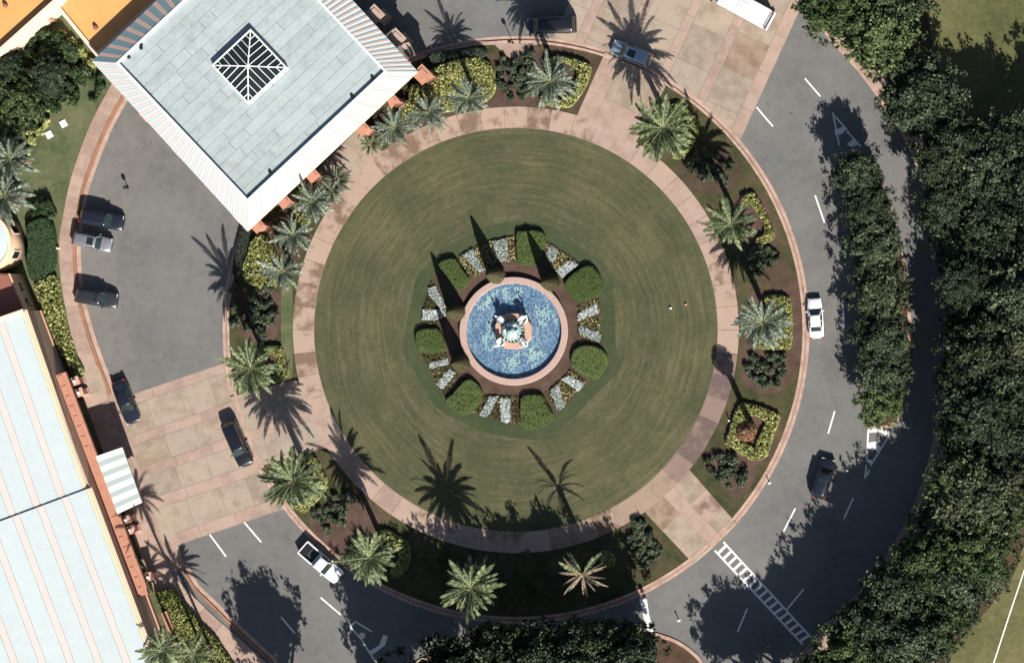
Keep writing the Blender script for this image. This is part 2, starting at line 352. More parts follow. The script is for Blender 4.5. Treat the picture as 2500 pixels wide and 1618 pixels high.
def empty(name, loc=(0, 0, 0), rz=0.0):
    o = bpy.data.objects.new(name, None); COL.objects.link(o); o.location = loc; o.rotation_euler = (0, 0, rz)
    o.empty_display_size = 0.3; return o
def np_mesh(name, V, F, mats, mi=None):
    me = bpy.data.meshes.new(name); n, k = F.shape
    me.vertices.add(len(V)); me.vertices.foreach_set('co', np.ascontiguousarray(V, dtype=np.float32).ravel())
    me.loops.add(n * k); me.loops.foreach_set('vertex_index', np.ascontiguousarray(F, dtype=np.int32).ravel())
    me.polygons.add(n); me.polygons.foreach_set('loop_start', np.arange(0, n * k, k, dtype=np.int32))
    for q in mats: me.materials.append(MATS[q])
    if mi is not None: me.polygons.foreach_set('material_index', mi.astype(np.int32))
    me.update(calc_edges=True); me.validate(); return me
def PG(pts): return [G(u, v) for u, v in pts]
def smooth_poly(pts, n=4, closed=True):
    """Catmull-Rom through the points"""
    out = []; N = len(pts)
    rngi = range(N) if closed else range(N - 1)
    for i in rngi:
        g = (lambda j: pts[j % N]) if closed else (lambda j: pts[min(max(j, 0), N - 1)])
        p0, p1, p2, p3 = g(i - 1), g(i), g(i + 1), g(i + 2)
        for k in range(n):
            t = k / n
            out.append(tuple(0.5 * (2 * p1[d] + (p2[d] - p0[d]) * t + (2 * p0[d] - 5 * p1[d] + 4 * p2[d] - p3[d]) * t * t + (3 * p1[d] - p0[d] - 3 * p2[d] + p3[d]) * t ** 3) for d in (0, 1)))
    if not closed: out.append(tuple(pts[-1]))
    return out
def circ(cu, cv, r, n=96, a0=0.0, a1=2 * math.pi):
    return [(cu + r * math.cos(a0 + (a1 - a0) * i / n), cv - r * math.sin(a0 + (a1 - a0) * i / n)) for i in range(n + (0 if abs(a1 - a0 - 2 * math.pi) < 1e-6 else 1))]
def offset_line(pts, d):
    """shift an open polyline sideways (grid units, positive = to the right of travel)"""
    out = []
    for i, q in enumerate(pts):
        a = pts[max(i - 1, 0)]; b = pts[min(i + 1, len(pts) - 1)]
        dx, dy = b[0] - a[0], b[1] - a[1]; l = math.hypot(dx, dy) or 1
        out.append((q[0] - dy / l * d, q[1] + dx / l * d))
    return out
def structure(name, mb, mats, parent=None):
    o = mb.build(name, mats, parent)
    if parent is None: o['kind'] = 'structure'
    return o
def band(name, line, d0, d1, z0, z1, mat):
    """raised strip that follows a line"""
    a = offset_line(line, d0); b = offset_line(line, d1); mb = MB()
    n = len(line); vs = []
    for i in range(n):
        for q, z in ((a[i], z0), (a[i], z1), (b[i], z1), (b[i], z0)): vs.append((X(q[0]), Y(q[1]), z))
    fs = []
    for i in range(n - 1):
        for k in range(3): fs.append((4 * i + k, 4 * i + k + 1, 4 * i + 4 + k + 1, 4 * i + 4 + k))
    fs += [(0, 1, 2, 3), tuple(4 * (n - 1) + k for k in (3, 2, 1, 0))]
    mb.add(vs, fs); return structure(name, mb, mat)
def slabs_along(parent, line, d0, d1, step, z0, z1, mat, gap=0.8, name='paving_slab', mats=None):
    """slabs of a walk, each an object"""
    P = [0.0]
    for i in range(1, len(line)): P.append(P[-1] + math.dist(line[i - 1], line[i]))
    n = max(1, round(P[-1] / step)); L = P[-1] / n
    def at(t):
        for i in range(1, len(P)):
            if P[i] >= t or i == len(P) - 1:
                f = (t - P[i - 1]) / ((P[i] - P[i - 1]) or 1)
                q = (line[i - 1][0] + (line[i][0] - line[i - 1][0]) * f, line[i - 1][1] + (line[i][1] - line[i - 1][1]) * f)
                dx, dy = line[i][0] - line[i - 1][0], line[i][1] - line[i - 1][1]; l = math.hypot(dx, dy) or 1
                return q, (-dy / l, dx / l)
    for k in range(n):
        A = []; B = []
        for j in range(4):
            q, nn = at(k * L + gap / 2 + (L - gap) * j / 3)
            A.append((q[0] + nn[0] * d0, q[1] + nn[1] * d0)); B.append((q[0] + nn[0] * d1, q[1] + nn[1] * d1))
        mm = mats(k, n) if mats else mat
        MB().prism(PG(A + B[::-1]), z0, z1).build(name, mm, parent)

# ================================================================== THE SETTING
CU, CV = 1260.0, 805.0                       # centre of the turning circle
structure('ground', MB().add([(-3000, -3000, -0.3), (3000, -3000, -0.3), (3000, 3000, -0.3), (-3000, 3000, -0.3)], [(0, 1, 2, 3)]), 'field')
structure('road', MB().prism(PG([(-400, -500), (2360, -500), (2360, 2200), (-400, 2200)]), -0.25, 0.0), 'asphalt')
# paler strip of asphalt along the left parking bays
lane_l = smooth_poly([(470, 170), (425, 270), (385, 355), (345, 440), (310, 510), (288, 570), (284, 640), (290, 720), (310, 800), (333, 880), (352, 950)], 4, False)
kerb_l = smooth_poly([(420, 70), (350, 155), (300, 243), (266, 305), (237, 372), (218, 424), (203, 470), (191, 540), (186, 596), (186, 645), (193, 715), (203, 760), (220, 820), (240, 877), (272, 961)], 4, False)
structure('parking_lane', MB().sheet(PG(lane_l + kerb_l[::-1]), 0.004), 'asphalt_lane')

# ---- outer ground on the right: field, walk and grove floor
edge_r = smooth_poly([(1930, -320), (1955, -60), (2007, 61), (2098, 167), (2151, 238), (2210, 330), (2255, 430), (2285, 540), (2303, 650), (2310, 760), (2308, 880), (2300, 980), (2282, 1090), (2250, 1200), (2200, 1310), (2130, 1420), (2050, 1500), (1990, 1565), (1930, 1640), (1850, 1760), (1800, 1950)], 4, False)
walk_r = offset_line(edge_r, -44)
structure('grove_floor', MB().prism(PG(edge_r + [(2900, 1950), (2900, -320)]), -0.2, 0.12), 'forest_floor')
fe = smooth_poly([(2190, -320), (2250, -80), (2268, 60), (2300, 190), (2345, 300), (2620, 500), (2640, 900), (2560, 1200), (2500, 1330), (2470, 1410), (2400, 1500), (2330, 1580), (2290, 1660), (2200, 1950)], 4, False)
structure('grass_field', MB().sheet(PG(fe + [(5200, 1950), (5200, -320)]), 0.135), 'field')
band('road_kerb_right', edge_r, 0, -5, -0.1, 0.16, 'kerb_mat')
band('road_gutter_right', edge_r, 8, 1, -0.1, 0.008, 'kerb_mat')
band('sidewalk_bed_right', edge_r, -5, -35, 0.0, 0.135, 'joint')
sw = tag(empty('sidewalk_right'), kind='structure')
slabs_along(sw, edge_r, -6, -34, 58, 0.05, 0.15, 'sidewalk_mat')
band('white_edging', [(2540, 1268), (2500, 1394), (2462, 1507), (2426, 1618), (2380, 1760)], -1.6, 1.6, 0.1, 0.16, 'paint_white')

# ---- median island with its trees
med_r = [(2118, 392), (2137, 407), (2162, 459), (2186, 533), (2207, 628), (2216, 694), (2225, 785), (2223, 849), (2211, 961), (2190, 1031), (2160, 1046)]
med_l = [(2118, 1036), (2130, 950), (2140, 850), (2143, 760), (2140, 650), (2134, 560), (2124, 480), (2112, 410)]
med = smooth_poly(med_r + med_l, 3)
structure('median_island', MB().prism(PG(med), -0.1, 0.10), 'forest_floor')
band('median_kerb', med + [med[0]], 0, 8, -0.1, 0.15, 'kerb_mat')

# ---- ground at the bottom
bot = smooth_poly([(1000, 1645), (1012, 1618), (1040, 1602), (1110, 1592), (1250, 1594), (1400, 1585), (1510, 1566), (1590, 1545), (1615, 1548), (1655, 1563), (1692, 1588), (1722, 1625), (1760, 1720)], 4, False)
structure('grove_floor_south', MB().prism(PG(bot + [(1780, 1950), (1000, 1950)]), -0.2, 0.11), 'forest_floor')
band('south_kerb', bot, 0, 8, -0.1, 0.15, 'kerb_mat')

# ---- ground on the left
side_out = smooth_poly([(385, 40), (315, 130), (270, 212), (224, 298), (189, 389), (168, 459), (153, 537), (146, 575), (146, 645), (154, 715), (172, 806), (189, 863), (207, 908)], 4, False)
garden = [(-500, -300), (440, -300)] + side_out + [(186, 922), (230, 975), (300, 1150), (400, 1440), (470, 1618), (560, 1900), (-500, 1900)]
structure('garden_ground', MB().prism(PG(garden), -0.2, 0.10), 'garden_grass')
sw = tag(empty('sidewalk_left'), kind='structure')
inner = offset_line(kerb_l, 7)
# slabs between the two edges of the walk
def resample(line, n):
    P = [0.0]
    for i in range(1, len(line)): P.append(P[-1] + math.dist(line[i - 1], line[i]))
    out = []
    for k in range(n + 1):
        t = P[-1] * k / n; i = 1
        while i < len(P) - 1 and P[i] < t: i += 1
        f = (t - P[i - 1]) / ((P[i] - P[i - 1]) or 1)
        out.append((line[i - 1][0] + (line[i][0] - line[i - 1][0]) * f, line[i - 1][1] + (line[i][1] - line[i - 1][1]) * f))
    return out
structure('sidewalk_bed_left', MB().prism(PG(side_out + offset_line(kerb_l, 7)[::-1]), 0.0, 0.122), 'joint')
NS = 17; a = resample(side_out, NS * 3); b = resample(inner[:len(inner) - 3], NS * 3)
def lerp(p, q, t): return (p[0] + (q[0] - p[0]) * t, p[1] + (q[1] - p[1]) * t)
for k in range(NS):
    A = a[3 * k:3 * k + 4]; B = b[3 * k:3 * k + 4]
    A = [A[0] if i == 0 else A[i] for i in range(4)]; A[-1] = lerp(A[-1], A[-2], 0.05); B[-1] = lerp(B[-1], B[-2], 0.05)
    MB().prism(PG(A + B[::-1]), 0.0, 0.135).build('paving_slab', 'sidewalk_mat', sw)
MB().prism(PG(smooth_poly([(186, 922), (207, 908), (240, 895), (262, 962), (248, 957), (228, 962), (206, 955), (196, 940)], 3)), 0.0, 0.132).build('paving_slab', 'paving_tan', sw)
# walk in front of the hall
fw = [(190, 940), (228, 1040), (268, 1150), (305, 1255), (342, 1355), (374, 1440), (420, 1560), (470, 1690)]
slabs_along(sw, fw, -58, -2, 62, 0.0, 0.122, 'sidewalk_mat')
slabs_along(sw, [(374, 1440), (420, 1490), (480, 1548), (560, 1618), (640, 1690)], -62, -12, 62, 0.0, 0.128, 'sidewalk_mat')
band('left_kerb', kerb_l, 6, 0, -0.1, 0.15, 'kerb_orange'); band('left_gutter', kerb_l, -2, -12, -0.1, 0.010, 'kerb_mat')
kl2 = smooth_poly([(448, 1382), (476, 1432), (520, 1475), (580, 1535), (640, 1590), (700, 1650), (760, 1730)], 3, False)
band('south_left_kerb', kl2, 5, 0, -0.1, 0.15, 'kerb_orange'); band('south_left_gutter', kl2, -2, -11, -0.1, 0.010, 'kerb_mat')

# ---- plazas of coloured concrete
def frame_slabs(parent, o, e, f, cells, z0, z1, keep=None, gap=0.9):
    """cells: (a0,a1,b0,b1,material) in the oblique frame o + a*e + b*f"""
    for a0, a1, b0, b1, mt in cells:
        g = gap / 2
        q = [(o[0] + e[0] * s + f[0] * t, o[1] + e[1] * s + f[1] * t) for s, t in ((a0 + g, b0 + g), (a1 - g, b0 + g), (a1 - g, b1 - g), (a0 + g, b1 - g))]
        cx = sum(p[0] for p in q) / 4; cy = sum(p[1] for p in q) / 4
        if keep and not keep(cx, cy, q): continue
        MB().prism(PG(q), z0, z1).build('paving_slab', mt, parent)
def rad(u, v): return math.hypot(u - CU, v - CV)
rs = random.Random(3)
# entrance plaza, left
pl = tag(empty('plaza_left'), kind='structure')
e, f = (0.947, -0.322), (0.322, 0.947); o = (326, 961)
rows = [(0, 24, 1), (24, 96, 0), (96, 119, 1), (119, 176, 0), (176, 201, 1), (201, 256, 0), (256, 283, 1), (283, 354, 0), (354, 384, 1)]
cells = []
for r_i, (b0, b1, pink) in enumerate(rows):
    a = -46
    cells.append((-78, -46, b0, b1, 'paving_pink'))
    while a < 330:
        w = 92 if pink else rs.choice((70, 78, 84))
        cells.append((a, a + w, b0, b1, 'paving_pink' if pink else rs.choice(('paving_tan', 'paving_grey', 'paving_tan')))); a += w
def keepL(cx, cy, q):
    if min(rad(*p) for p in q) < 640 and max(rad(*p) for p in q) < 700: return False
    return True
frame_slabs(pl, o, e, f, cells, -0.02, 0.012, keepL)
MB().prism(PG([(258, 958), (287, 950), (326, 1055), (372, 1170), (420, 1290), (452, 1382), (420, 1396), (380, 1290), (318, 1120)]), -0.03, 0.008).build('paving_slab', 'paving_pink', pl)
# plaza, top right
pr = tag(empty('plaza_north'), kind='structure')
d = (-0.416, -0.909); c = (-0.909, 0.416); o = (1815, 326)
cells = []; cols = [(0, 31, 1), (31, 115, 0), (115, 138, 1), (138, 225, 0), (225, 248, 1), (248, 335, 0), (335, 358, 1), (358, 445, 0), (445, 468, 1), (468, 520, 0)]
d = (0.416, -0.909); c = (-0.909, -0.416)
for ci, (a0, a1, pink) in enumerate(cols):
    b = -40 - ci * 12
    while b < 620:
        w = 98 if pink else rs.choice((84, 88, 92))
        mt = 'paving_pink' if pink else rs.choice(('paving_tan', 'paving_grey', 'paving_tan'))
        if ci == 1 and b <= 150 < b + w: mt = 'paving_brown'
        cells.append((a0, a1, b, b + w, mt)); b += w
frame_slabs(pr, o, c, d, cells, -0.02, 0.012, lambda cx, cy, q: max(rad(*p) for p in q) > 712 and cy > -260)

# ---- the round island
def ring(name, r0, r1, z0, z1, mat, n=160, parent=None):
    mb = MB(); vs = []; fs = []
    for i in range(n):
        t = 2 * math.pi * i / n
        for r, z in ((r0, z0), (r0, z1), (r1, z1), (r1, z0)): vs.append((X(CU) + r * S * math.cos(t), Y(CV) + r * S * math.sin(t), z))
    for i in range(n):
        j = (i + 1) % n
        for k in range(4): fs.append((4 * i + k, 4 * j + k, 4 * j + (k + 1) % 4, 4 * i + (k + 1) % 4))
    mb.add(vs, fs); return structure(name, mb, mat, parent)
structure('round_island', MB().prism(PG(circ(CU, CV, 700, 160)), -0.2, 0.12), 'verge')
ring('island_kerb', 699.5, 706, -0.1, 0.17, 'kerb_mat'); ring('island_gutter', 709.5, 716.5, -0.1, 0.018, 'kerb_mat')
ring('kerb_joint', 706, 709.5, -0.1, 0.006, 'joint')
structure('lawn', MB().prism(PG(circ(CU, CV, 492, 128)), 0.0, 0.14), 'lawn')
path = tag(empty('ring_path'), kind='structure')
ring('path_bed', 491.5, 544, -0.05, 0.13, 'joint', parent=path)
NP = 58
for k in range(NP):
    t0 = 2 * math.pi * k / NP; t1 = 2 * math.pi * (k + 1) / NP; g = 0.0011
    q = [(CU + 544 * math.cos(t0 + g + (t1 - t0 - 2 * g) * j / 3), CV - 544 * math.sin(t0 + g + (t1 - t0 - 2 * g) * j / 3)) for j in range(4)] + \
        [(CU + 493 * math.cos(t1 - g - (t1 - t0 - 2 * g) * j / 3), CV - 493 * math.sin(t1 - g - (t1 - t0 - 2 * g) * j / 3)) for j in range(4)]
    dg = math.degrees((t0 + t1) / 2)
    mt = 'paving_path'
    if 318 < dg < 356: mt = 'paving_stained'
    elif 300 < dg < 318 or 278 < dg < 290: mt = 'paving_brown'
    elif 50 < dg < 66 or 22 < dg < 46 or 196 < dg < 240: mt = 'paving_pink'
    MB().prism(PG(q), 0.0, 0.16).build('paving_slab', mt, path)

# paved crossings of the island
def polyslabs(parent, o, e, f, cells, poly, z0, z1, gap=0.9):
    """slabs clipped to a convex outline"""
    n = len(poly); ar = sum(poly[i][0] * poly[(i + 1) % n][1] - poly[(i + 1) % n][0] * poly[i][1] for i in range(n))
    if ar < 0: poly = poly[::-1]
    for a0, a1, b0, b1, mt in cells:
        g = gap / 2
        q = [(o[0] + e[0] * s + f[0] * t, o[1] + e[1] * s + f[1] * t) for s, t in ((a0 + g, b0 + g), (a1 - g, b0 + g), (a1 - g, b1 - g), (a0 + g, b1 - g))]
        for i in range(n):
            A, B = poly[i], poly[(i + 1) % n]; r = []
            side = lambda p: (B[0] - A[0]) * (p[1] - A[1]) - (B[1] - A[1]) * (p[0] - A[0])
            for j in range(len(q)):
                p1, p2 = q[j], q[(j + 1) % len(q)]; s1, s2 = side(p1), side(p2)
                if s1 >= 0: r.append(p1)
                if s1 * s2 < 0: r.append(lerp(p1, p2, s1 / (s1 - s2)))
            q = r
            if len(q) < 3: break
        if len(q) < 3: continue
        ar2 = abs(sum(q[i][0] * q[(i + 1) % len(q)][1] - q[(i + 1) % len(q)][0] * q[i][1] for i in range(len(q)))) / 2
        if ar2 > 60: MB().prism(PG(q), z0, z1).build('paving_slab', mt, parent)
cr = tag(empty('crossing_left'), kind='structure')
cells = []
for r_i, (b0, b1, pink) in enumerate(rows[:7]):
    for a0 in range(180, 520, 85): cells.append((a0, a0 + 85, b0 - 0, b1, 'paving_pink' if pink else rs.choice(('paving_tan', 'paving_grey'))))
structure('crossing_bed_left', MB().prism(PG([(562, 968), (722, 926), (790, 1000), (830, 1085), (640, 1136), (590, 1060)]), 0.0, 0.138), 'joint')
polyslabs(cr, (326, 961), (0.947, -0.322), (0.322, 0.947), cells, [(564, 970), (722, 927), (790, 1000), (828, 1083), (642, 1134), (592, 1060)], 0.0, 0.150)
cr = tag(empty('crossing_north'), kind='structure')
structure('crossing_bed_north', MB().prism(PG([(1478, 128), (1628, 206), (1540, 370), (1405, 292)]), 0.0, 0.138), 'joint')
cells = []
for ci, (a0, a1, pink) in enumerate([(150, 225, 0), (225, 250, 1), (250, 345, 0), (345, 400, 0)]):
    for b0 in range(-240, 300, 88): cells.append((a0, a1, b0, b0 + 88, 'paving_pink' if pink else rs.choice(('paving_tan', 'paving_grey', 'paving_pink'))))
polyslabs(cr, (1815, 326), c, d, cells, [(1478, 128), (1628, 206), (1540, 372), (1405, 292)], 0.0, 0.150)
cr = tag(empty('crossing_southeast'), kind='structure')
qse = [(1578, 1253), (1688, 1151), (1795, 1273), (1692, 1374)]
structure('crossing_bed_southeast', MB().prism(PG(qse), 0.0, 0.138), 'joint')
g_, n_ = (0.685, 0.728), (0.728, -0.685); cells = []
for a0, a1, pink in ((0, 60, 0), (60, 94, 1), (94, 152, 0)):
    b = -70 if not pink else -40
    while b < 240:
        w = 62 if not pink else 118
        cells.append((a0, a1, b, b + w, 'paving_pink' if pink else rs.choice(('paving_tan', 'paving_path', 'paving_brown', 'paving_tan')))); b += w
polyslabs(cr, (1580, 1255), n_, g_, cells, [(1572, 1247), (1682, 1145), (1797, 1275), (1692, 1376)], 0.0, 0.150)
cr = tag(empty('crossing_pavilion'), kind='structure')
structure('crossing_bed_pavilion', MB().prism(PG([(770, 420), (872, 318), (968, 396), (855, 500)]), 0.0, 0.138), 'joint')
cells = [(a0, a0 + 52, b0, b0 + 58, rs.choice(('paving_pink', 'paving_pink', 'paving_tan', 'paving_path'))) for a0 in range(0, 260, 52) for b0 in range(-120, 180, 58)]
polyslabs(cr, (770, 420), (0.707, -0.707), (0.707, 0.707), cells, [(770, 420), (872, 318), (968, 396), (855, 500)], 0.0, 0.150)
# paved bay behind the kerb at the top
structure('paved_bay', MB().prism(PG([(1150, 112), (1161, 103), (1200, 101), (1262, 98), (1310, 98), (1340, 104), (1300, 113), (1282, 129), (1268, 140), (1250, 143), (1236, 138), (1220, 121), (1208, 110)]), 0.0, 0.145), 'sidewalk_mat')

# planting beds of the island
BEDZ = [0.1302]
def bed(name, pts, mat='mulch', z=None, n=3):
    if z is None: BEDZ[0] += 0.0012; z = BEDZ[0]
    return structure(name, MB().prism(PG(smooth_poly(pts, n)), 0.0, z), mat)
bed('planting_bed', [(1225, 130), (1300, 115), (1320, 130), (1310, 250), (1250, 262), (1180, 262), (1190, 190)])
bed('planting_bed', [(1320, 120), (1400, 120), (1470, 140), (1462, 170), (1420, 262), (1390, 272), (1310, 262)], 'soil')
bed('planting_bed', [(1660, 390), (1730, 350), (1790, 380), (1810, 430), (1780, 470), (1700, 470), (1665, 440)], 'soil')
bed('planting_bed', [(1795, 480), (1850, 470), (1900, 560), (1890, 605), (1820, 600), (1790, 540)])
bed('planting_bed', [(1820, 620), (1890, 600), (1930, 650), (1935, 700), (1860, 690), (1822, 660)], 'soil')
bed('planting_bed', [(1830, 720), (1900, 705), (1955, 690), (1960, 760), (1955, 880), (1900, 960), (1820, 940), (1815, 860)])
bed('planting_bed', [(1795, 985), (1910, 1012), (1900, 1050), (1875, 1125), (1830, 1128), (1770, 1085)])
bed('planting_bed', [(1740, 1095), (1800, 1110), (1850, 1140), (1830, 1190), (1790, 1215), (1745, 1160), (1715, 1130)])
bed('planting_bed', [(1520, 1280), (1570, 1280), (1620, 1340), (1600, 1390), (1550, 1395), (1530, 1340)], 'soil')
bed('planting_bed', [(770, 1240), (860, 1200), (920, 1240), (930, 1300), (880, 1320), (830, 1350), (760, 1290)])
bed('planting_bed', [(590, 705), (660, 700), (685, 730), (680, 820), (620, 830), (580, 800)])
bed('planting_bed', [(640, 850), (690, 850), (704, 915), (660, 940), (600, 930), (600, 860)], 'soil')
bed('planting_bed', [(680, 1120), (770, 1100), (800, 1170), (740, 1250), (690, 1190)], 'soil')
bed('planting_bed', [(600, 570), (660, 565), (720, 470), (770, 420), (790, 440), (760, 560), (700, 690), (600, 690)], 'soil')
bed('planting_bed', [(890, 320), (960, 260), (1050, 165), (1200, 130), (1220, 190), (1190, 262), (1050, 300), (960, 350)], 'soil')
bed('grass_strip', [(688, 705), (712, 690), (716, 800), (712, 930), (690, 880)], 'garden_grass', 0.126)

# fountain garden
FU, FV = 1255.0, 808.0
gz = lambda q: [(1000 + a / 2.75, 500 + b / 2.75) for a, b in q]
structure('fountain_bed', MB().prism(PG(circ(FU, FV, 166, 96)), 0.0, 0.165), 'mulch')
collar = smooth_poly(gz([(150, 500), (330, 340), (560, 235), (700, 205), (905, 230), (1140, 390), (1285, 520), (1275, 620), (1290, 720), (1292, 930), (1330, 1060), (1190, 1200), (1000, 1390), (830, 1480), (600, 1450), (430, 1390), (240, 1290), (130, 1090), (60, 980), (80, 790), (110, 640)]), 3)
trk = []
for (u_, v_) in collar:
    dl = math.hypot(u_ - FU, v_ - FV); trk.append((FU + (u_ - FU) * (dl + 34) / dl, FV + (v_ - FV) * (dl + 34) / dl))
structure('lawn_track', MB().prism(PG(trk), 0.0, 0.146), 'lawn_track')
structure('flower_bed_ground', MB().prism(PG(collar), 0.0, 0.155), 'soil')

# ---- painted markings
def stripe(u0, v0, u1, v1, w, z=0.005, mb=None):
    L = math.hypot(u1 - u0, v1 - v0); nx, ny = -(v1 - v0) / L * w / 2, (u1 - u0) / L * w / 2
    (mb or MB()).sheet(PG([(u0 + nx, v0 + ny), (u1 + nx, v1 + ny), (u1 - nx, v1 - ny), (u0 - nx, v0 - ny)]), z)
mk = tag(empty('road_markings'), kind='structure')
for q in [(1965, 192, 2003, 236), (1847, 262, 1887, 309), (1990, 477, 2013, 544), (2057, 733, 2061, 802), (2038, 1003, 2022, 1058), (1942, 1240, 1913, 1297), (2083, 1215, 2060, 1266),
          (512, 1304, 552, 1358), (596, 1274, 638, 1323), (783, 1458, 832, 1500), (1962, 1437, 1921, 1487), (1824, 1485, 1801, 1541), (686, 1505, 720, 1545)]:
    mb = MB(); stripe(*q, 3.8, mb=mb); mb.build('lane_dash', 'paint_white', mk)
MB().sheet(PG([(1562, 1462), (1579, 1462), (1585, 1500), (1596, 1545), (1584, 1545), (1572, 1510)]), 0.005).build('stop_bar', 'paint_white', mk)
cw = [(1766, 1322, 1983, 1558), (1745, 1343, 1960, 1572)]
for q in cw: mb = MB(); stripe(*q, 4.5, mb=mb); mb.build('crossing_rail', 'paint_white', mk)
for k in range(17):
    t = (k + 0.6) / 17.2; p1 = lerp(cw[0][:2], cw[0][2:], t); p2 = lerp(cw[1][:2], cw[1][2:], t)
    p1 = lerp(p1, p2, 0.08); p2 = lerp(p2, p1, 0.08)
    mb = MB(); stripe(*p1, *p2, 6.5, mb=mb); mb.build('crossing_bar', 'paint_white', mk)
def gore(lines, bars):
    mb = MB()
    for q in lines: stripe(*q, 4.0, 0.005, mb)
    mb.build('gore_outline', 'paint_white', mk)
    for b in bars: MB().sheet(PG(b), 0.009).build('gore_chevron', 'paint_white', mk)
z8 = lambda q: [(1900 + a / 5.923, 1040 + b / 5.923) for a, b in q]
gore([(2120, 1046, 2116, 1124), (2115, 1135, 2112, 1167), (2176, 1054, 2125, 1136), (2122, 1146, 2117, 1160)],
     [z8([(1310, 35), (1490, 15), (1640, 95), (1575, 165), (1470, 80), (1312, 97)]), z8([(1300, 238), (1400, 222), (1500, 310), (1462, 392), (1380, 312), (1298, 322)]), z8([(1275, 480), (1350, 485), (1380, 520), (1340, 550), (1290, 520)])])
z9 = lambda q: [(1940 + a / 5.5, 180 + b / 5.5) for a, b in q]
gore([(2033, 275, 2049, 355), (2035, 280, 2068, 318), (2071, 324, 2102, 358)], [z9([(535, 760), (670, 700), (700, 740), (640, 810), (545, 830)]), z9([(700, 950), (790, 870), (830, 900), (850, 960), (760, 985)])])
zb = lambda q: [(740 + a / 3.967, 1400 + b / 3.967) for a, b in q]
gore([(856, 1530, 867, 1516), (867, 1516, 908, 1541), (856, 1530, 884, 1562), (884, 1562, 902, 1592), (902, 1592, 922, 1622)], [zb([(640, 750), (735, 690), (775, 590), (822, 600), (795, 690), (670, 782)])])
for q in [(884, 1551)]:
    MB().sheet(PG(circ(q[0], q[1], 8, 10)), 0.011).build('painted_patch', 'paint_white', mk)

# ================================================================== BUILDINGS
def quadW(q, z): return [W(u, v, z) for u, v in q]
# ---- the pavilion over the drive
simple('lit_paving_block', (0.33, 0.235, 0.19), 0.85, 0.1, 1.0)
PZE, PZT = 6.3, 7.5
eL, eB, eR = W(224, 150, PZE), W(604, 565, PZE), W(1020, 175, PZE)
eT = eL + eR - eB
tL, tB, tR = W(283, 154, PZT), W(604, 493, PZT), W(945, 175, PZT); tT = tL + tR - tB
pav = tag(empty('pavilion', ((eL + eR) / 2)[:2] + (0.0,)), 'square grey-roofed drive-through pavilion with white striped eaves and a latticed skylight', 'pavilion')
PL = Vector(pav.location)
def loc(p): return Vector(p) - PL
E = [loc(q) for q in (eL, eB, eR, eT)]; T = [loc(q) for q in (tL, tB, tR, tT)]
# sloping eaves: strips of ribbed metal
def eave(A, B, C, D, pitch, order):
    """A-B lower edge, D-C upper edge"""
    mb = MB(); n = max(8, int((B - A).length / pitch)); nrm = (B - A).cross(D - A).normalized()
    if nrm.z < 0: nrm = -nrm
    for k in range(n):
        t0, t1 = k / n, (k + 1) / n
        a, b = A.lerp(B, t0), A.lerp(B, t1); c_, d_ = D.lerp(C, t1), D.lerp(C, t0)
        mb.add([a, b, c_, d_], [(0, 1, 2, 3)], order[k % len(order)])
        w = (b - a) * 0.12
        mb.add([a, a + w, d_ + w, d_, a + nrm * 0.02, a + w + nrm * 0.02, d_ + w + nrm * 0.02, d_ + nrm * 0.02], [(4, 5, 6, 7), (0, 1, 5, 4), (1, 2, 6, 5), (3, 0, 4, 7)], order[k % len(order)])
    return mb
em = ['mansard_white', 'mansard_pink', 'mansard_teal']
tag(eave(E[0], E[1], T[1], T[0], 0.2, [0, 0, 1, 0, 2]).build('eave_southwest', ['roof_white', 'roof_stripe_pink', 'roof_stripe_blue'], pav), kind='stuff')
tag(eave(E[1], E[2], T[2], T[1], 0.55, [0, 0, 0, 0, 1]).build('eave_southeast', ['roof_bright', 'roof_bright_b'], pav), kind='stuff')
tag(eave(E[2], E[3], T[3], T[2], 0.25, [2, 0, 1]).build('eave_northeast', em, pav), kind='stuff')
tag(eave(E[3], E[0], T[0], T[3], 0.3, [2, 2, 2, 1, 1]).build('eave_northwest', em, pav), kind='stuff')
# soffit, fascia lip, parapet
mb = MB()
for i in range(4):
    a, b = E[i], E[(i + 1) % 4]; cen = Vector((0, 0, PZE)); ia, ib = a.lerp(cen, 0.03), b.lerp(cen, 0.03)
    mb.add([a, b, b + Vector((0, 0, -0.3)), a + Vector((0, 0, -0.3))], [(0, 1, 2, 3)])
    mb.add([a + Vector((0, 0, -0.3)), b + Vector((0, 0, -0.3)), ib + Vector((0, 0, -0.3)), ia + Vector((0, 0, -0.3))], [(0, 1, 2, 3)])
mb.build('fascia', 'stucco_cream', pav)
mb = MB()
for i in range(4):
    a, b = T[i], T[(i + 1) % 4]; ce = Vector((0, 0, PZT))
    for (k0, k1, z0, z1) in ((0.0, 0.022, -0.75, 0.06),):
        q = [a.lerp(ce, k0), b.lerp(ce, k0), b.lerp(ce, k1), a.lerp(ce, k1)]
        lo = [p + Vector((0, 0, z0)) for p in q]; hi = [p + Vector((0, 0, z1)) for p in q]
        mb.add(lo + hi, [(4, 5, 6, 7), (0, 1, 5, 4), (2, 3, 7, 6)])
mb.build('parapet', 'mansard_white', pav)
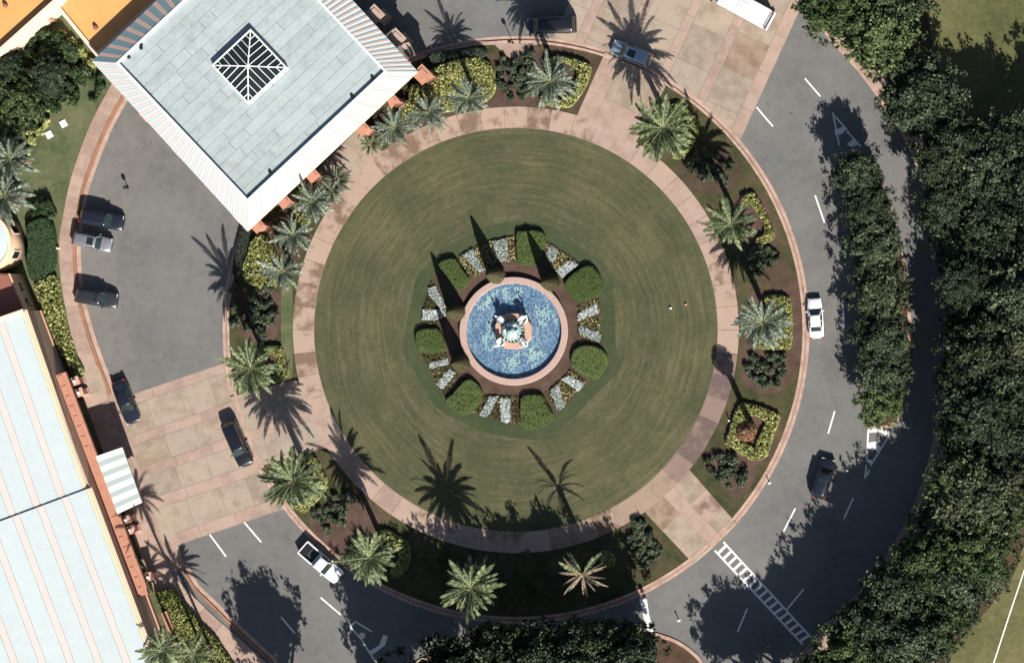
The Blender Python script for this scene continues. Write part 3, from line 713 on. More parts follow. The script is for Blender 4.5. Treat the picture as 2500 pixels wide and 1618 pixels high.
# flat roof: lapped sheets
RZ = PZT - 0.42
deck = MB().add([(q.x * 0.985, q.y * 0.985, RZ - 0.25) for q in T], [(0, 1, 2, 3)]).add([(q.x * 0.985, q.y * 0.985, RZ - 0.27) for q in T], [(3, 2, 1, 0)]).build('roof', 'roof_seam', pav)
ue = (T[2] - T[1]); ve = (T[0] - T[1]); o3 = T[1] + Vector((0, 0, 0))
skc = loc(W(609, 160, RZ)); 
sk = [loc(W(u, v, RZ)) for u, v in ((516, 163), (610, 258), (706, 165))]   # left, bottom, right of the opening
sk.append(sk[0] + sk[2] - sk[1])
ul, vl = ue.length, ve.length; uh, vh = ue / ul, ve / vl
def uv(p): d_ = Vector((p.x - o3.x, p.y - o3.y, 0)); det = uh.x * vh.y - uh.y * vh.x; return ((d_.x * vh.y - d_.y * vh.x) / det, (uh.x * d_.y - uh.y * d_.x) / det)
s0 = uv(sk[1]); su1 = uv(sk[2])[0]; sv1 = uv(sk[0])[1]
su0, sv0 = s0[0] + 0.1, s0[1] + 0.1; su1 -= 0.1; sv1 -= 0.1
rs = random.Random(11); NV = 17; wv = (vl - 0.5) / NV
def sheet_piece(u0, u1, v0, v1, z):
    q = [o3 + uh * a + vh * b for a, b in ((u0, v0), (u1, v0), (u1, v1), (u0, v1))]
    MB().prism([(p.x, p.y) for p in q], RZ - 0.2, z).build('roof_sheet', 'roof_grey', deck)
for k in range(NV):
    v0, v1 = 0.25 + k * wv, 0.25 + (k + 1) * wv - 0.035
    cuts = [0.25] + sorted(rs.uniform(3, ul - 3) for _ in range(2)) + [ul - 0.25]
    for a, b in zip(cuts[:-1], cuts[1:]):
        b -= 0.035
        if b - a < 0.6: continue
        z = RZ + rs.uniform(0, 0.02)
        if v1 < sv0 or v0 > sv1: sheet_piece(a, b, v0, v1, z); continue
        # around the skylight
        if a < su0: sheet_piece(a, min(b, su0), v0, v1, z)
        if b > su1: sheet_piece(max(a, su1), b, v0, v1, z)
        if v0 < sv0 - 0.1 and b > su0 and a < su1: sheet_piece(max(a, su0) + 0.02, min(b, su1) - 0.02, v0, sv0, z)
        if v1 > sv1 + 0.1 and b > su0 and a < su1: sheet_piece(max(a, su0) + 0.02, min(b, su1) - 0.02, sv1, v1, z)
# skylight: upstand, hips, jack rafters and panes
K = [o3 + uh * a + vh * b for a, b in ((su0, sv0), (su1, sv0), (su1, sv1), (su0, sv1))]
K = [Vector((q.x, q.y, RZ)) for q in K]; kc = sum(K, Vector()) / 4
mb = MB()
for i in range(4):
    a, b = K[i], K[(i + 1) % 4]; ia, ib = a.lerp(kc, 0.05), b.lerp(kc, 0.05); up = Vector((0, 0, 0.75)); dn = Vector((0, 0, -0.2))
    mb.add([a + dn, b + dn, ib + dn, ia + dn, a + up, b + up, ib + up, ia + up], [(4, 5, 6, 7), (0, 1, 5, 4), (2, 3, 7, 6)])
skl = mb.build('skylight', 'skylight_bar', pav)
apex = kc + Vector((0, 0, 1.35)); RB = [q.lerp(kc, 0.045) + Vector((0, 0, 0.70)) for q in K]
for i in range(4):
    MB().tube([RB[i], apex], [0.075, 0.075], 6).build('hip_bar', 'skylight_bar', skl)
    a, b = RB[i], RB[(i + 1) % 4]; n = 8; mid = (a + b) / 2
    def hip(t):   # point above edge parameter t on the two hips
        return a.lerp(apex, 2 * t) if t <= 0.5 else b.lerp(apex, 2 * (1 - t))
    for k in range(1, n):
        t = k / n
        MB().tube([a.lerp(b, t) + Vector((0, 0, 0.03)), hip(t) + Vector((0, 0, 0.03))], [0.048, 0.048], 5).build('rafter', 'skylight_bar', skl)
    for k in range(n):
        t0, t1 = k / n, (k + 1) / n; q = [a.lerp(b, t0), a.lerp(b, t1), hip(t1), hip(t0)]
        dn = Vector((0, 0, -0.05)); q = [p + dn for p in q]
        if k in (0, n - 1): q = [p for j, p in enumerate(q) if not ((k == 0 and j == 3) or (k == n - 1 and j == 2))]
        MB().add(q, [tuple(range(len(q)))]).build('pane', 'glass_dark', skl)
# stains of ponded water would dry here; roof drains
for u, v in ((660, 420), (610, 480), (910, 190), (860, 235), (345, 110), (315, 140), (205 + 140, 118)):
    p = loc(W(u, v, RZ)); MB().lathe([(0.22, RZ), (0.22, RZ + 0.12), (0.14, RZ + 0.3)], 10, (p.x, p.y)).build('roof_drain', 'metal_dark', pav)
# coral piers with stepped capitals that stand out past the eaves
def pier(u, v, w, d_, top, ang, mat='stucco_coral', nm='pier'):
    p = loc(W(u, v, top)); M = Matrix.Translation((p.x, p.y, 0)) @ Matrix.Rotation(ang, 4, 'Z'); mb = MB()
    mb.box(-w * .34, w * .34, -d_ * .34, d_ * .34, 0, top - 0.9, 0, M).box(-w * .42, w * .42, -d_ * .42, d_ * .42, top - 0.9, top - 0.35, 0, M)
    mb.box(-w * .5, w * .5, -d_ * .5, d_ * .5, top - 0.35, top, 0, M).box(-w * .45, w * .45, -d_ * .45, d_ * .45, 0, 0.6, 0, M)
    mb.box(-w * .3, w * .3, -d_ * .3, d_ * .3, top, top + 0.12, 0, M)
    return mb.build(nm, mat, pav)
for u, v in ((960, 250), (888, 318), (766, 432), (697, 496), (632, 555)): pier(u - 3, v - 3, 1.45, 1.1, 5.7, math.radians(43))
pier(1030, 182, 1.8, 1.8, 5.9, math.radians(45))
for u, v in ((915, 34), (967, 92)): pier(u, v, 1.8, 1.6, 4.6, math.radians(-45), 'lit_paving_block')  # pale blocks added to stand in for sunlit patches of paving
for u, v in ((250, 190), (330, 280), (410, 366), (490, 452), (560, 530)): pier(u + 28, v, 1.3, 1.3, 5.9, math.radians(-47), 'stucco_pink')

# ---- the long hall on the left
HZ = 6.8
def wl_(q, z): return W(q[0], q[1], z)
hall = tag(empty('hall_building', W(60, 1300, 0)), 'long hall with pale blue metal roof striped in pink, left of the entrance plaza', 'building')
HL = Vector(hall.location)
def hl(p): return Vector(p) - HL
def hallroof(c0, c1, z, depth, nm):
    """roof: edge from c0 to c1 (grid), panels run along the edge, going left by depth"""
    A, B = hl(W(*c0, z)), hl(W(*c1, z)); al = (B - A).normalized(); ln = Vector((al.y, -al.x, 0))
    if ln.x > 0: ln = -ln
    roof = MB().add([A + ln * 0.1 + Vector((0, 0, -.06)), B + ln * 0.1 + Vector((0, 0, -.06)), B + ln * depth + Vector((0, 0, -.06 + depth * .05)), A + ln * depth + Vector((0, 0, -.06 + depth * .05))], [(0, 1, 2, 3)]).build(nm, 'trim_tan', hall)
    s = 0.28; k = 0
    while s < depth:
        pink = k % 2 == 1; w = 0.86 if pink else 2.24
        e_ = min(s + w, depth); rise = 0.05
        q = [A + ln * (s + .02), B + ln * (s + .02), B + ln * (e_ - .02), A + ln * (e_ - .02)]
        q = [p + Vector((0, 0, (p - A).dot(ln) * rise)) for p in q]
        up = Vector((0, 0, 0.05)); mb = MB()
        mb.add(q + [p + up for p in q], [(4, 5, 6, 7), (0, 1, 5, 4), (1, 2, 6, 5), (2, 3, 7, 6), (3, 0, 4, 7)])
        nr = int(round((e_ - s) / 0.28))           # standing ribs
        for j in range(1, nr):
            t = j / nr; a_ = q[0].lerp(q[3], t) + up; b_ = q[1].lerp(q[2], t) + up; hw = ln * 0.02; ht = Vector((0, 0, 0.014))
            mb.add([a_ - hw, b_ - hw, b_ + hw, a_ + hw, a_ - hw + ht, b_ - hw + ht, b_ + hw + ht, a_ + hw + ht], [(4, 5, 6, 7), (0, 1, 5, 4), (2, 3, 7, 6)])
        mb.build('roof_panel', 'hall_pink' if pink else 'hall_blue', roof)
        s = e_; k += 1
    # eaves trim: two steps
    for (o0, o1, z0, z1, mt) in ((0.0, 0.26, -0.35, 0.02, 'trim_tan'), (-0.16, 0.0, -0.5, -0.15, 'stucco_cream'), (-0.30, -0.16, -0.62, -0.32, 'trim_tan')):
        q = [A + ln * o0, B + ln * o0, B + ln * o1, A + ln * o1]
        MB().add([p + Vector((0, 0, z0)) for p in q] + [p + Vector((0, 0, z1)) for p in q], [(4, 5, 6, 7), (3, 2, 1, 0), (0, 1, 5, 4), (1, 2, 6, 5), (2, 3, 7, 6), (3, 0, 4, 7)]).build('eaves_trim', mt, hall)
    return A, B, ln
A1, B1, ln = hallroof((57, 757), (210.6, 1198), HZ, 22, 'roof_north')
A2, B2, _ = hallroof((216, 1192), (420, 1735), HZ + 0.18, 22, 'roof_south')
# walls
def wallslab(P, Q, th, z0, z1, mat, nm, off=0.0, parent=None):
    P = Vector((P.x, P.y, 0)); Q = Vector((Q.x, Q.y, 0)); n2 = ln
    q = [P + n2 * off, Q + n2 * off, Q + n2 * (off + th), P + n2 * (off + th)]
    return MB().prism([(p.x, p.y) for p in q], z0, z1).build(nm, mat, parent or hall)
wallE = wallslab(A1, B2, 0.4, 0, HZ - 0.3, 'stucco_brown', 'wall', 0.05)
wallslab(A1, B2, 0.3, 0, 1.0, 'stucco_pink', 'wall_base', -0.12)
q = [A1 + ln * .06, A1 + ln * .4, A1 + ln * 22.0, A1 + ln * 22.0]
al = (B1 - A1).normalized()
nw = [A1 + ln * 0.06 + al * .02, A1 + ln * 22 + al * .02, A1 + ln * 22 + al * .4, A1 + ln * 0.06 + al * .4]
MB().prism([(p.x, p.y) for p in nw], 0, HZ - 0.25).build('wall', 'stucco_brown', hall)
MB().prism([(p.x, p.y) for p in [A1 - ln * .1 - al * .1, A1 + ln * 22 - al * .1, A1 + ln * 22 + al * .25, A1 - ln * .1 + al * .25]], HZ - 0.2, HZ + 0.45, top=None).build('parapet', 'stucco_cream', hall)
# murals: blue fan shapes on the wall
for (u, v) in ((207, 1146), (241, 1246)):
    p = hl(W(u, v, 3.9)); t = (p - A1).dot(al); base = Vector((A1.x, A1.y, 0)) + al * t
    mb = MB()
    for k in range(9):
        a = math.radians(-70 + 140 * k / 8); r = 1.75 + 0.25 * (k % 2)
        c_ = base + al * (math.sin(a) * r * .95) + Vector((0, 0, 4.0 + math.cos(a) * 0.9))
        mb.tube([base + Vector((0, 0, 3.0)) - ln * 0.01, c_ - ln * 0.03], [0.12, 0.34], 7)
    mb.build('mural', 'mural_teal', hall)
# lean-to loggia of coral along the wall
pz = 4.0
L0, L1 = hl(W(148, 912, pz)), hl(W(352, 1452, pz)); al2 = (L1 - L0).normalized(); n2 = Vector((al2.y, -al2.x, 0)); n2 = n2 if n2.x < 0 else -n2
lw = 1.25
q = [L0 - n2 * lw * .5, L1 - n2 * lw * .5, L1 + n2 * lw * .5, L0 + n2 * lw * .5]
logg = MB().prism([(p.x, p.y) for p in q], pz - 0.5, pz).build('loggia_roof', 'stucco_coral', hall)
NB = 22
for k in range(NB):   # raised coral blocks on the loggia edge
    if 7 < k < 14: continue
    c_ = L0.lerp(L1, (k + .5) / NB); M = Matrix.Translation((c_.x, c_.y, 0)) @ Matrix.Rotation(math.atan2(al2.y, al2.x), 4, 'Z')
    MB().box(-.44, .44, -.40, .1, pz, pz + .07, 0, M).build('coping_block', 'stucco_coral', logg)
for k, (u, v) in enumerate(((182, 930), (192, 958), (307, 1268), (318, 1293), (362, 1408))):
    c_ = hl(W(u, v, 2.7)); M = Matrix.Translation((c_.x, c_.y, 0)) @ Matrix.Rotation(math.atan2(al2.y, al2.x), 4, 'Z'); mb = MB()
    mb.box(-.5, .5, -.55, .55, 2.35, 2.7, 0, M).box(-.34, .34, -.38, .38, 0, 2.35, 0, M).box(-.44, .44, -.48, .48, 0, 0.5, 0, M)
    col_ = mb.build('column', 'stucco_pink', hall)
    MB().lathe([(0.13, 2.7), (0.16, 2.8), (0.2, 2.92), (0.14, 3.06), (0.0, 3.12)], 10, (c_.x, c_.y)).build('lamp_globe', 'metal_white', col_)
for k in range(6):    # balusters / small posts at the south end
    c_ = hl(W(410 + k * 9, 1515 + k * 24, 1.2)); 
    if k in (0, 3): 
        M = Matrix.Translation((c_.x, c_.y, 0)) @ Matrix.Rotation(math.atan2(al2.y, al2.x), 4, 'Z')
        MB().box(-1.2, 1.2, -.35, .35, 0, 1.5, 0, M).build('buttress', 'stucco_coral', hall)

# ---- striped awning at the hall door
AZ = 4.7
aw = tag(empty('door_awning', W(290, 1172, 0)), 'white and grey-green striped awning over the hall entrance beside the plaza', 'awning')
AL = Vector(aw.location); P0, P1, P2, P3 = [W(*q, z_) - AL for q, z_ in (((234, 1114), AZ + .35), ((297, 1092), AZ), ((345, 1227), AZ), ((287, 1254), AZ + .35))]
N = 11
for k in range(N):
    t0, t1 = k / N, (k + 1) / N; mb = MB()
    a_, b_, c_, d_ = P0.lerp(P3, t0), P1.lerp(P2, t0), P1.lerp(P2, t1), P0.lerp(P3, t1); m1, m2 = a_.lerp(b_, .5) + Vector((0, 0, .12)), d_.lerp(c_, .5) + Vector((0, 0, .12))
    dn = Vector((0, 0, -0.45))
    mb.add([a_, m1, m2, d_, b_, c_, b_ + dn, (b_ + c_) / 2 + dn * 1.3, c_ + dn], [(0, 1, 2, 3), (1, 4, 5, 2), (4, 6, 7, 8, 5)])
    mb.build('awning_strip', 'canvas_white' if k % 2 == 0 else 'canvas_grey', aw)
mb = MB()
for t in (.05, .35, .65, .95): mb.tube([P1.lerp(P2, t) + Vector((0, 0, -.12)), P0.lerp(P3, t) + Vector((0, 0, -.5))], [.04, .04], 6)
mb.tube([P1 + Vector((0, 0, -.1)), P2 + Vector((0, 0, -.1))], [.05, .05], 6); mb.tube([P0 + Vector((0, 0, -.1)), P3 + Vector((0, 0, -.1))], [.05, .05], 6)
mb.build('awning_frame', 'metal_white', aw)

# ---- round tower and link block, upper left of the hall
TZ = 6.2
tw = tag(empty('round_tower', W(-45, 590, 0)), 'round tan tower with pale roof at the left edge beside the clipped dark hedge', 'building')
TL = Vector(tw.location); tc = W(-48, 592, TZ) - TL; R = 3.45
MB().lathe([(R, 0), (R, TZ - .35)], 40, (tc.x, tc.y)).build('wall', 'stucco_tan', tw, True)
MB().lathe([(R - .05, TZ - .35), (R + .22, TZ - .35), (R + .22, TZ), (R - .1, TZ), (R - .1, TZ - .12)], 40, (tc.x, tc.y), cap=False).build('cornice', 'trim_tan', tw)
rf = MB().lathe([(R - .1, TZ - .1), (0, TZ + .35)], 40, (tc.x, tc.y), cap=False).build('roof', 'hall_blue', tw)
for a in (-0.42, 0.5):
    M = Matrix.Translation((tc.x, tc.y, 0)) @ Matrix.Rotation(a, 4, 'Z')
    w_ = MB().box(R - .04, R + .06, -.6, .6, 2.1, 4.3, 0, M).build('window', 'stucco_cream', tw)
    MB().box(R + .02, R + .075, -.45, .45, 2.25, 4.15, 0, M).build('pane', 'glass_dark', w_)
lk = tag(empty('link_block', W(40, 720, 0)), 'low maroon-roofed block in shade between round tower and hall', 'building')
LL = Vector(lk.location); bz = 4.6
poly = [(-260, 660), (22, 668), (62, 765), (-200, 860)]
pw = [W(u, v, bz) - LL for u, v in poly]
MB().prism([(p.x, p.y) for p in pw], 0, bz - .3).build('wall', 'stucco_tan', lk)
MB().prism([(p.x, p.y) for p in [W(u, v, bz) - LL for u, v in [(-258, 664), (19, 672), (58, 764), (-198, 856)]]], bz - .3, bz - .06).build('roof', 'roof_maroon', lk)
a_, b_ = pw[1], pw[2]; dd = (b_ - a_).normalized(); an = math.atan2(dd.y, dd.x)
for t in (0.33, 0.72):
    c_ = a_.lerp(b_, t); M = Matrix.Translation((c_.x, c_.y, 0)) @ Matrix.Rotation(an, 4, 'Z')
    w_ = MB().box(-.7, .7, -.06, .08, 1.4, 3.2, 0, M).build('window', 'stucco_cream', lk)
    MB().box(-.58, .58, -.02, .10, 1.5, 3.1, 0, M).build('pane', 'glass_dark', w_)
# ---- orange-roofed blocks, top left
def block(name, label, poly, z, par, wallm, roofm, parm):
    r = tag(empty(name, W(*poly[0], 0)), label, 'building'); RL = Vector(r.location)
    pts = [W(u, v, z) - RL for u, v in poly]; c_ = sum(pts, Vector()) / len(pts)
    MB().prism([(p.x, p.y) for p in pts], 0, z - par).build('wall', wallm, r)
    n = len(pts)
    A = sum(pts[i].x * pts[(i + 1) % n].y - pts[(i + 1) % n].x * pts[i].y for i in range(n)); sg = 1 if A > 0 else -1
    ins = []
    for i in range(n):
        p, a0, b0 = pts[i], pts[i - 1], pts[(i + 1) % n]
        d1 = (p - a0).normalized(); d2 = (b0 - p).normalized(); n1 = Vector((-d1.y, d1.x, 0)) * sg; n2_ = Vector((-d2.y, d2.x, 0)) * sg
        bis = (n1 + n2_).normalized(); ins.append(p + bis * (0.42 / max(.3, bis.dot(n1))))
    MB().prism([(p.x, p.y) for p in ins], z - par, z - par + .05).build('roof', roofm, r)
    for i in range(n):
        j = (i + 1) % n; out = [pts[i], pts[j]]; q = [pts[i], pts[j], ins[j], ins[i]]
        MB().prism([(p.x, p.y) for p in q], z - par, z).build('parapet', parm, r)
    return r, RL, pts
r1, RL1, _ = block('orange_block', 'orange flat-roofed block in the top left corner with a cream parapet', [(-300, 330), (0, 128), (145, -2), (420, -260), (100, -480)], 5.4, 0.85, 'stucco_cream', 'roof_orange', 'stucco_cream')
p = W(14, 14, 4.6) - RL1; MB().lathe([(.3, 4.6), (.3, 4.75), (.18, 5.1)], 12, (p.x, p.y)).build('roof_vent', 'roof_maroon', r1)
for u, v in ((112, 43),):
    p = W(u, v, 2.6) - RL1; MB().box(p.x - .5, p.x + .5, p.y - .35, p.y + .35, 0, 2.6).build('utility_box', 'stucco_pink', r1)
    MB().box(p.x - .2, p.x + .2, p.y - .15, p.y + .2, 2.6, 3.0).build('vent_cap', 'metal_dark', r1)
r2, RL2, _ = block('orange_link', 'low orange-roofed block between garden and pavilion, half in its shadow', [(136, 18), (236, 140), (420, -30), (520, -260), (300, -240), (160, -10)], 4.3, 0.3, 'stucco_cream', 'roof_orange', 'stucco_cream')
for u, v in ((234, 68),): 
    p = W(u, v, 4.05) - RL2; MB().lathe([(.32, 4.0), (.32, 4.15), (.2, 4.5)], 12, (p.x, p.y)).build('roof_vent', 'roof_maroon', r2)

# ================================================================== FOUNTAIN
fx, fy = G(FU + 2, FV)
ft = tag(empty('fountain', (fx, fy, 0.16)), 'round fountain with pink stone rim, blue mosaic pool and white statues', 'fountain')
MB().lathe([(5.85, 0), (5.85, .42), (5.80, .55), (5.85, .62), (6.55, .62), (6.62, .55), (6.55, .45), (6.5, 0)], 96, cap=False).build('basin_rim', 'fountain_stone', ft)
MB().lathe([(0.0, .06), (5.85, .06)], 96, cap=False).build('pool_floor', 'mosaic', ft)
ri = random.Random(9); mb = MB()
for cu_, cv_, nz in ((430, 400, 7), (360, 470, 4), (770, 230, 6), (690, 350, 5), (1010, 260, 4), (1090, 640, 6), (1310, 680, 5), (430, 930, 6), (430, 780, 3), (690, 1240, 7), (1050, 1160, 7), (980, 1240, 3)):
    for _ in range(nz):       # zigzags of pale tiles
        x, y = (cu_ - 770 + ri.uniform(-75, 75)) / 5.31 * S, -(cv_ - 790 + ri.uniform(-75, 75)) / 5.31 * S; hv = ri.random() < .5
        for q in range(ri.randint(4, 7)):
            l = ri.uniform(.26, .44); w = .085; sx = ri.choice((1, 1, -1)) if hv else 1; sy = 1 if hv else ri.choice((1, 1, -1))
            x2, y2 = (x + l * sx, y) if q % 2 else (x, y + l * sy)
            if 2.45 < math.hypot(x, y) < 5.5 and 2.45 < math.hypot(x2, y2) < 5.5: mb.box(min(x, x2) - w, max(x, x2) + w, min(y, y2) - w, max(y, y2) + w, .05, .07 + .00004 * len(mb.f))
            x, y = x2, y2
tag(mb.build('mosaic_inlay', 'inlay', ft), kind='stuff')
MB().lathe([(0.0, .20), (5.84, .20)], 96, cap=False).build('water', 'water', ft)
# octagonal plinth with a round well
mb = MB(); n = 40; out = []; inn = []
for i in range(n):
    a = 2 * math.pi * i / n; m8 = (a + math.pi / 8) % (math.pi / 4) - math.pi / 8
    r = 2.18 / math.cos(m8); out.append((r * math.cos(a), r * math.sin(a))); inn.append((1.45 * math.cos(a), 1.45 * math.sin(a)))
vs = [(x, y, .07) for x, y in out] + [(x, y, .95) for x, y in out] + [(x * .97, y * .97, 1.02) for x, y in out] + [(x, y, 1.02) for x, y in inn] + [(x, y, .3) for x, y in inn]
fs = []
for i in range(n):
    j = (i + 1) % n
    for k in range(4): fs.append((k * n + i, k * n + j, (k + 1) * n + j, (k + 1) * n + i))
mb.add(vs, fs); mb.build('plinth', 'plinth_stone', ft)
MB().lathe([(0, .62), (1.45, .62)], 40, cap=False).build('well_water', 'verdigris', ft)
MB().lathe([(1.05, .62), (1.0, 1.1), (.8, 1.25), (.75, 1.5), (1.02, 1.75), (1.12, 1.9), (1.0, 1.92), (.7, 1.8), (.3, 1.85), (.25, 2.3), (.5, 2.5), (.55, 2.58), (.2, 2.55), (.12, 2.9), (0, 3.0)], 28).build('bowl', 'verdigris', ft, True)
# water foaming over the bowl
rf = np.random.default_rng(5); mb = MB()
for k in range(46):
    r = .85 * math.sqrt(rf.random()); a = rf.random() * 6.283; z = 1.9 + .45 * (1 - r) ** 1.2 + rf.random() * .15; s_ = .1 + .14 * rf.random()
    mb.lathe([(0, z - s_ * .5), (s_, z), (0, z + s_ * .6)], 6, (r * math.cos(a), r * math.sin(a)))
mb.build('foam', 'foam', ft, True)
mb = MB()
for k in range(18):
    a = 2 * math.pi * k / 18 + .1 * rf.random(); pts = []
    for t in np.linspace(0, 1, 6): r = 1.0 + .35 * t; pts.append((r * math.cos(a), r * math.sin(a), 1.9 - 1.25 * t * t))
    mb.tube(pts, [.05, .05, .045, .04, .04, .05], 5)
mb.build('water_jets', 'foam', ft)
# statues: long-necked birds with raised wings
def bird(parent, x, y, rz):
    mb = MB(); M = Matrix.Translation((x, y, 1.02)) @ Matrix.Rotation(rz, 4, 'Z')
    body = []
    for t in np.linspace(0, 1, 9):
        rr = .30 * math.sin(math.pi * (0.06 + .88 * t)) ** .7; body.append(((-.48 + .96 * t), 0, .38 + .10 * math.sin(3 * t), max(rr, .05)))
    mb2 = MB(); mb2.tube([b[:3] for b in body], [b[3] for b in body], 10)
    neck = [(.40, 0, .45), (.56, 0, .75), (.48, 0, 1.05), (.38, 0, 1.3), (.42, 0, 1.52), (.56, 0, 1.6), (.74, 0, 1.54)]
    mb2.tube(neck, [.13, .10, .08, .07, .075, .085, .03], 8)
    for sgn in (-1, 1):
        vs = []; fs = []
        for i in range(6):
            t = i / 5
            for j in range(4):
                s_ = j / 3
                vs.append((.28 - .85 * t * (0.7 + .3 * s_), sgn * (.20 + .14 * s_ + .10 * math.sin(math.pi * t)), .42 + s_ * (.62 - .35 * abs(t - .45)) + .1 * t))
        for i in range(5):
            for j in range(3): a = i * 4 + j; fs.append((a, a + 1, a + 5, a + 4))
        o_ = len(vs); vs += [(q[0], q[1] - sgn * .05, q[2] - .02) for q in vs]; fs += [tuple(k + o_ for k in f_[::-1]) for f_ in fs]
        mb2.add(vs, fs)
    mb2.tube([(-.42, 0, .42), (-.7, 0, .58)], [.14, .05], 6)
    mb2.lathe([(.42, 0.0), (.44, .06), (.3, .1), (.2, .25)], 12)
    mb.v = [tuple(M @ Vector(q)) for q in mb2.v]; mb.f = mb2.f; mb.m = mb2.m
    return mb.build('statue', 'statue_white', parent, True)
for a in (45, 135, 225, 315): r = 2.02; t = math.radians(a); bird(ft, r * math.cos(t), r * math.sin(t), t)

# ================================================================== PLANTING
def poly_np(pts): return np.array([G(u, v) for u, v in pts])
def inside(P, poly):
    x, y = P[:, 0], P[:, 1]; r = np.zeros(len(P), bool); n = len(poly); j = n - 1
    for i in range(n):
        xi, yi = poly[i]; xj, yj = poly[j]
        c_ = ((yi > y) != (yj > y)) & (x < (xj - xi) * (y - yi) / (yj - yi + 1e-12) + xi); r ^= c_; j = i
    return r
def edge_dist(P, poly):
    d_ = np.full(len(P), 1e9); n = len(poly)
    for i in range(n):
        a, b = poly[i], poly[(i + 1) % n]; ab = b - a; t = np.clip(((P - a) @ ab) / (ab @ ab + 1e-12), 0, 1)
        d_ = np.minimum(d_, np.linalg.norm(P - (a + t[:, None] * ab), axis=1))
    return d_
def leaf_quads(C, Nn, size, r_, aspect=0.6):
    """one small pointed leaf for each centre; normals Nn"""
    n = len(C); Nn = Nn / (np.linalg.norm(Nn, axis=1, keepdims=True) + 1e-9)
    R = r_.normal(size=(n, 3)); A = np.cross(Nn, R); A /= (np.linalg.norm(A, axis=1, keepdims=True) + 1e-9); B = np.cross(Nn, A)
    s_ = (size * (0.6 + 0.8 * r_.random(n)))[:, None]
    V = np.stack([C - A * s_, C - B * s_ * aspect, C + A * s_, C + B * s_ * aspect], 1).reshape(-1, 3)
    F = np.arange(4 * n).reshape(n, 4); return V, F
def foliage_patch(name, pts, h, leaf, dens, mats, z0=0.12, rough=0.1, edge=0.3, sides=True, core=True, up=0.8, parent=None, seed=None, aspect=0.6):
    poly = poly_np(pts); r_ = np.random.default_rng(seed if seed is not None else abs(hash(name)) % 9999 + int(pts[0][0]) * 7)
    lo, hi = poly.min(0), poly.max(0); area = 0.5 * abs(np.sum(poly[:, 0] * np.roll(poly[:, 1], -1) - np.roll(poly[:, 0], -1) * poly[:, 1]))
    n = int(area * dens); P = np.zeros((0, 2))
    while len(P) < n:
        q = lo + (hi - lo) * r_.random((n * 2, 2)); P = np.vstack([P, q[inside(q, poly)]])
    P = P[:n]; d_ = edge_dist(P, poly); f_ = np.clip(d_ / edge, 0, 1); f_ = np.sqrt(1 - (1 - f_) ** 2)
    bump_ = np.sin(P[:, 0] * 5.1 + np.sin(P[:, 1] * 3.3) * 1.7) * np.sin(P[:, 1] * 4.7 + np.sin(P[:, 0] * 2.9) * 1.3)
    z = z0 + h * (0.55 + 0.45 * f_) + rough * (bump_ * .6 + r_.normal(size=n) * .5)
    C = np.column_stack([P, z]); Nn = np.column_stack([r_.normal(size=(n, 2)) * (1 - up), np.full(n, up)]) + r_.normal(size=(n, 3)) * .25
    if sides:
        L = np.linalg.norm(np.roll(poly, -1, 0) - poly, axis=1); m_ = int(L.sum() * h * dens * .8); cum = np.cumsum(L); t = r_.random(m_) * cum[-1]
        idx = np.searchsorted(cum, t); fr_ = (t - (cum[idx] - L[idx])) / (L[idx] + 1e-9); a = poly[idx]; b = np.roll(poly, -1, 0)[idx]; q = a + (b - a) * fr_[:, None]
        tn = (b - a); nrm = np.column_stack([tn[:, 1], -tn[:, 0]]); nrm /= np.linalg.norm(nrm, axis=1, keepdims=True) + 1e-9
        sg = np.sign(np.sum(poly[:, 0] * np.roll(poly[:, 1], -1) - np.roll(poly[:, 0], -1) * poly[:, 1])); nrm *= sg
        q = q + nrm * (r_.random(m_) * leaf * .6)[:, None]
        C = np.vstack([C, np.column_stack([q, z0 + h * .75 * r_.random(m_)])]); Nn = np.vstack([Nn, np.column_stack([nrm, np.full(m_, .4)]) + r_.normal(size=(m_, 3)) * .3])
    V, F = leaf_quads(C, Nn, leaf, r_, aspect); mi = np.zeros(len(F))
    me = np_mesh(name, V, F, [mats[0]])
    if core:
        import bmesh
        bm = bmesh.new(); bm.from_mesh(me); me.materials.append(MATS[mats[1]]); cz = z0 + h * .62
        sgn = np.sum(poly[:, 0] * np.roll(poly[:, 1], -1) - np.roll(poly[:, 0], -1) * poly[:, 1]); pp = poly if sgn > 0 else poly[::-1]
        lo_ = [bm.verts.new((q[0], q[1], 0.0)) for q in pp]; hi_ = [bm.verts.new((q[0], q[1], cz)) for q in pp]; k = len(pp)
        fs = [bm.faces.new(hi_)] + [bm.faces.new((lo_[i], lo_[(i + 1) % k], hi_[(i + 1) % k], hi_[i])) for i in range(k)]
        for f in fs: f.material_index = 1
        bm.to_mesh(me); bm.free()
    return link(name, me, parent)
def hedge(label, pts, h, kind, seed=None, sm=3, group=None):
    pts = smooth_poly(pts, sm) if sm else pts
    P = dict(yellow=(0.15, 75, ('leaf_yellow', 'core_yellow'), .16, .35, .62), pale=(0.2, 55, ('leaf_yellow_pale', 'core_yellow'), .2, .35, .55),
             clipped=(0.07, 190, ('leaf_clipped', 'leaf_clipped'), .02, .28, .93), dark=(0.09, 130, ('leaf_hedge_dark', 'leaf_hedge_dark'), .04, .35, .85), grey=(0.1, 110, ('leaf_hedge_grey', 'core_green'), .06, .3, .75))[kind]
    o = foliage_patch('hedge', pts, h, P[0], P[1], P[2], 0.12, P[3], P[4], True, True, P[5], seed=seed)
    return tag(o, label, 'hedge', group)
